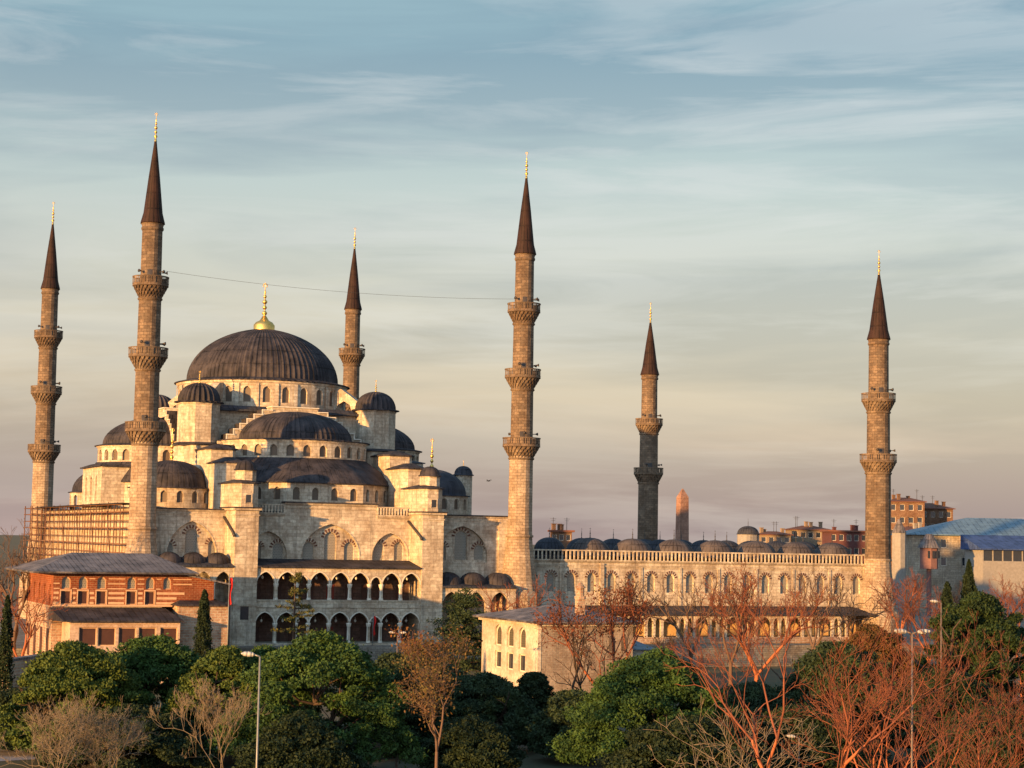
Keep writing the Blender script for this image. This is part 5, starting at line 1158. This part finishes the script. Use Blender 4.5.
for i, (p, d_, top, mt, lb) in enumerate(((690, 225, 572, bark, 'pollarded bare tree before the courtyard wall, nearest the cream house'), (622, 226, 572, bark_d, 'bare tree with dark limbs before the left end of the courtyard wall'), (730, 222, 572, bark, 'thin bare tree left of the dense rust-brown one'), (812, 226, 566, bark, 'bare tree before the right half of the courtyard wall'), (851, 238, 574, bark_d, 'small pollarded bare tree left of the far right minaret'), (900, 240, 566, bark_r, 'pinkish bare tree at the foot of the far right minaret'), (928, 226, 585, bark_r, 'pinkish bare tree below the grey kiosk'), (1000, 238, 572, bark_r, 'rosy bare tree below the blue-roofed wing'), (965, 250, 580, bark, 'rosy bare tree between kiosk and conifer'), (668, 205, 632, bark_d, 'little twisted tree beside the small blue annex roof'), (1022, 215, 590, bark_r, 'rosy bare tree cut by the right edge'))):
    bare(lb, p, d_, top, 70+i, mt, levels=5, spread=.48 if 'poll' in lb else .4, group=G2, trunk=.34, zb=0 if d_ < 236 else 3, twig=.018, side=.6 if 'pink' in lb or 'rosy' in lb else .4)
# ------------------------------------------------------------------ street furniture
pole_d = plain('dull_brown_steel', (.16, .13, .12), .6)
lampm = plain('grey_white_lamp_shell', (.36, .37, .38), .4)
def lamp(label, px, dist, pyt, double=False, r=.042):
    g = at(px, 740, dist=dist); h = at(px, pyt, dist=dist).z; t = thing('street_lamp', label, 'lamp', (g.x, g.y, 0), 'street lamps in the park')
    m = MB(); m.tube((g.x, g.y, 0), (g.x, g.y, h), r*1.5, r, 10); m.tube((g.x, g.y, 0), (g.x, g.y, .9), r*2.2, r*2.0, 10); m.build('pole', steel if px < 300 else pole_d, t)
    for s in ((-1, 1) if double else (-1,)):
        d = Vector((rt.x, rt.y, 0)).normalized()*s
        p = Vector((g.x, g.y, h)); q = p+d*.25+Vector((0, 0, .08)); a = MB(); a.tube(p, q, r, r*.8, 8); a.build('arm', steel if px < 300 else pole_d, t)
        hd = MB(); e = q+d*.62+Vector((0, 0, .05)); n_ = 7
        prof = [(0, .08), (.18, .17), (.5, .19), (.8, .15), (1, .03)]
        for (t0, w0), (t1, w1) in zip(prof[:-1], prof[1:]):
            A_ = q+(e-q)*t0; B_ = q+(e-q)*t1; hd.tube(A_, B_, w0*.65, w1*.65, 10)
        hd.build('lamp_head', lampm, t)
lamp('tall single street lamp in the left foreground', 257.5, 88, 657)
lamp('double-headed street lamp in the right foreground', 912, 90, 634, True)
lamp('small distant street lamp by the tall right evergreen', 941, 150, 603)
lamp('low park lamp at the foot of the centre gallery', 395, 190, 634, True)
lamp('short lamp on the path in the dark centre foreground', 397, 140, 742, True)
lamp('short lamp beneath the forked tree', 799, 135, 738, False)
def flag(label, px, py, Y, hgt):
    b = at(px, py, Y=Y); z0 = 3 if Y > -7 else 0; t = thing('flag', label, 'flag', (b.x, b.y, z0), 'red flags hanging by the mosque')
    m = MB(); m.tube((b.x, b.y, z0), (b.x, b.y, b.z+hgt/2+.4), .05, n=6); m.build('pole', steel, t)
    f = MB(); n = 8; rows = []
    for i in range(n+1):
        u = i/n; rows.append([(b.x+.05+.5*v*(.5+.5*u if u < .5 else .75-.2*u)+.1*sin(u*7), b.y-.12*sin(v*9+u*3), b.z+hgt/2-hgt*u*(1-.12*v)) for v in (0, .33, .66, 1)])
    for i in range(n):
        for j in range(3): f.poly([rows[i][j], rows[i+1][j], rows[i+1][j+1], rows[i][j+1]], 0, True)
    f.build('cloth', red, t)
flag('red flag hanging at the corner of the pavilion ramp roof', 229, 592, -30, 3.2)
flag('red flag on a pole before the narrow ground-floor gallery arch', 373, 626, -5.5, 2.6)
def low_wall():
    a, b = at(10, 662, dist=178), at(44, 662, dist=186); m = MB(); t = (b-a); t.z = 0; L_ = t.length; t.normalize(); n = Vector((-t.y, t.x, 0))
    P = [(a.x, a.y), (a.x+t.x*L_, a.y+t.y*L_), (a.x+t.x*L_+n.x*.8, a.y+t.y*L_+n.y*.8), (a.x+n.x*.8, a.y+n.y*.8)]
    h = thing('boundary_wall', 'low brick garden wall with stone coping at the far left', 'wall', (a.x, a.y, 0)); m.prism(P, 0, a.z); m.build('brickwork', rubble, h); m = MB(); m.prism(P, a.z+.003, a.z+.25, k=1.04); m.build('coping', lead_g, h)
low_wall()
def bird():
    c = at(488.5, 481, dist=200); m = MB(); f = Vector((.9, .3, .1)).normalized(); s = Vector((-.3, .9, 0)).normalized(); u = Vector((0, 0, 1))
    prof = [(-.26, .01), (-.12, .035), (0, .06), (.1, .055), (.17, .03), (.2, .035), (.24, .025), (.29, .004)]
    for (t0, w0), (t1, w1) in zip(prof[:-1], prof[1:]): m.tube(c+f*t0, c+f*t1, w0, w1, 8, cap=False)
    for sg in (-1, 1):
        w = [c+f*.1, c+s*sg*.28+u*.14+f*.09, c+s*sg*.62+u*.05-f*.06, c+s*sg*.3+u*.11-f*.07, c-f*.08]
        m.poly(w); m.poly([p+u*.012 for p in w][::-1])
    m.poly([c-f*.2+s*.02, c-f*.2-s*.02, c-f*.36-s*.07, c-f*.36+s*.07])
    tag(m.build('bird', cable), 'small dark bird gliding in the sky left of the near minaret', 'bird')
bird()
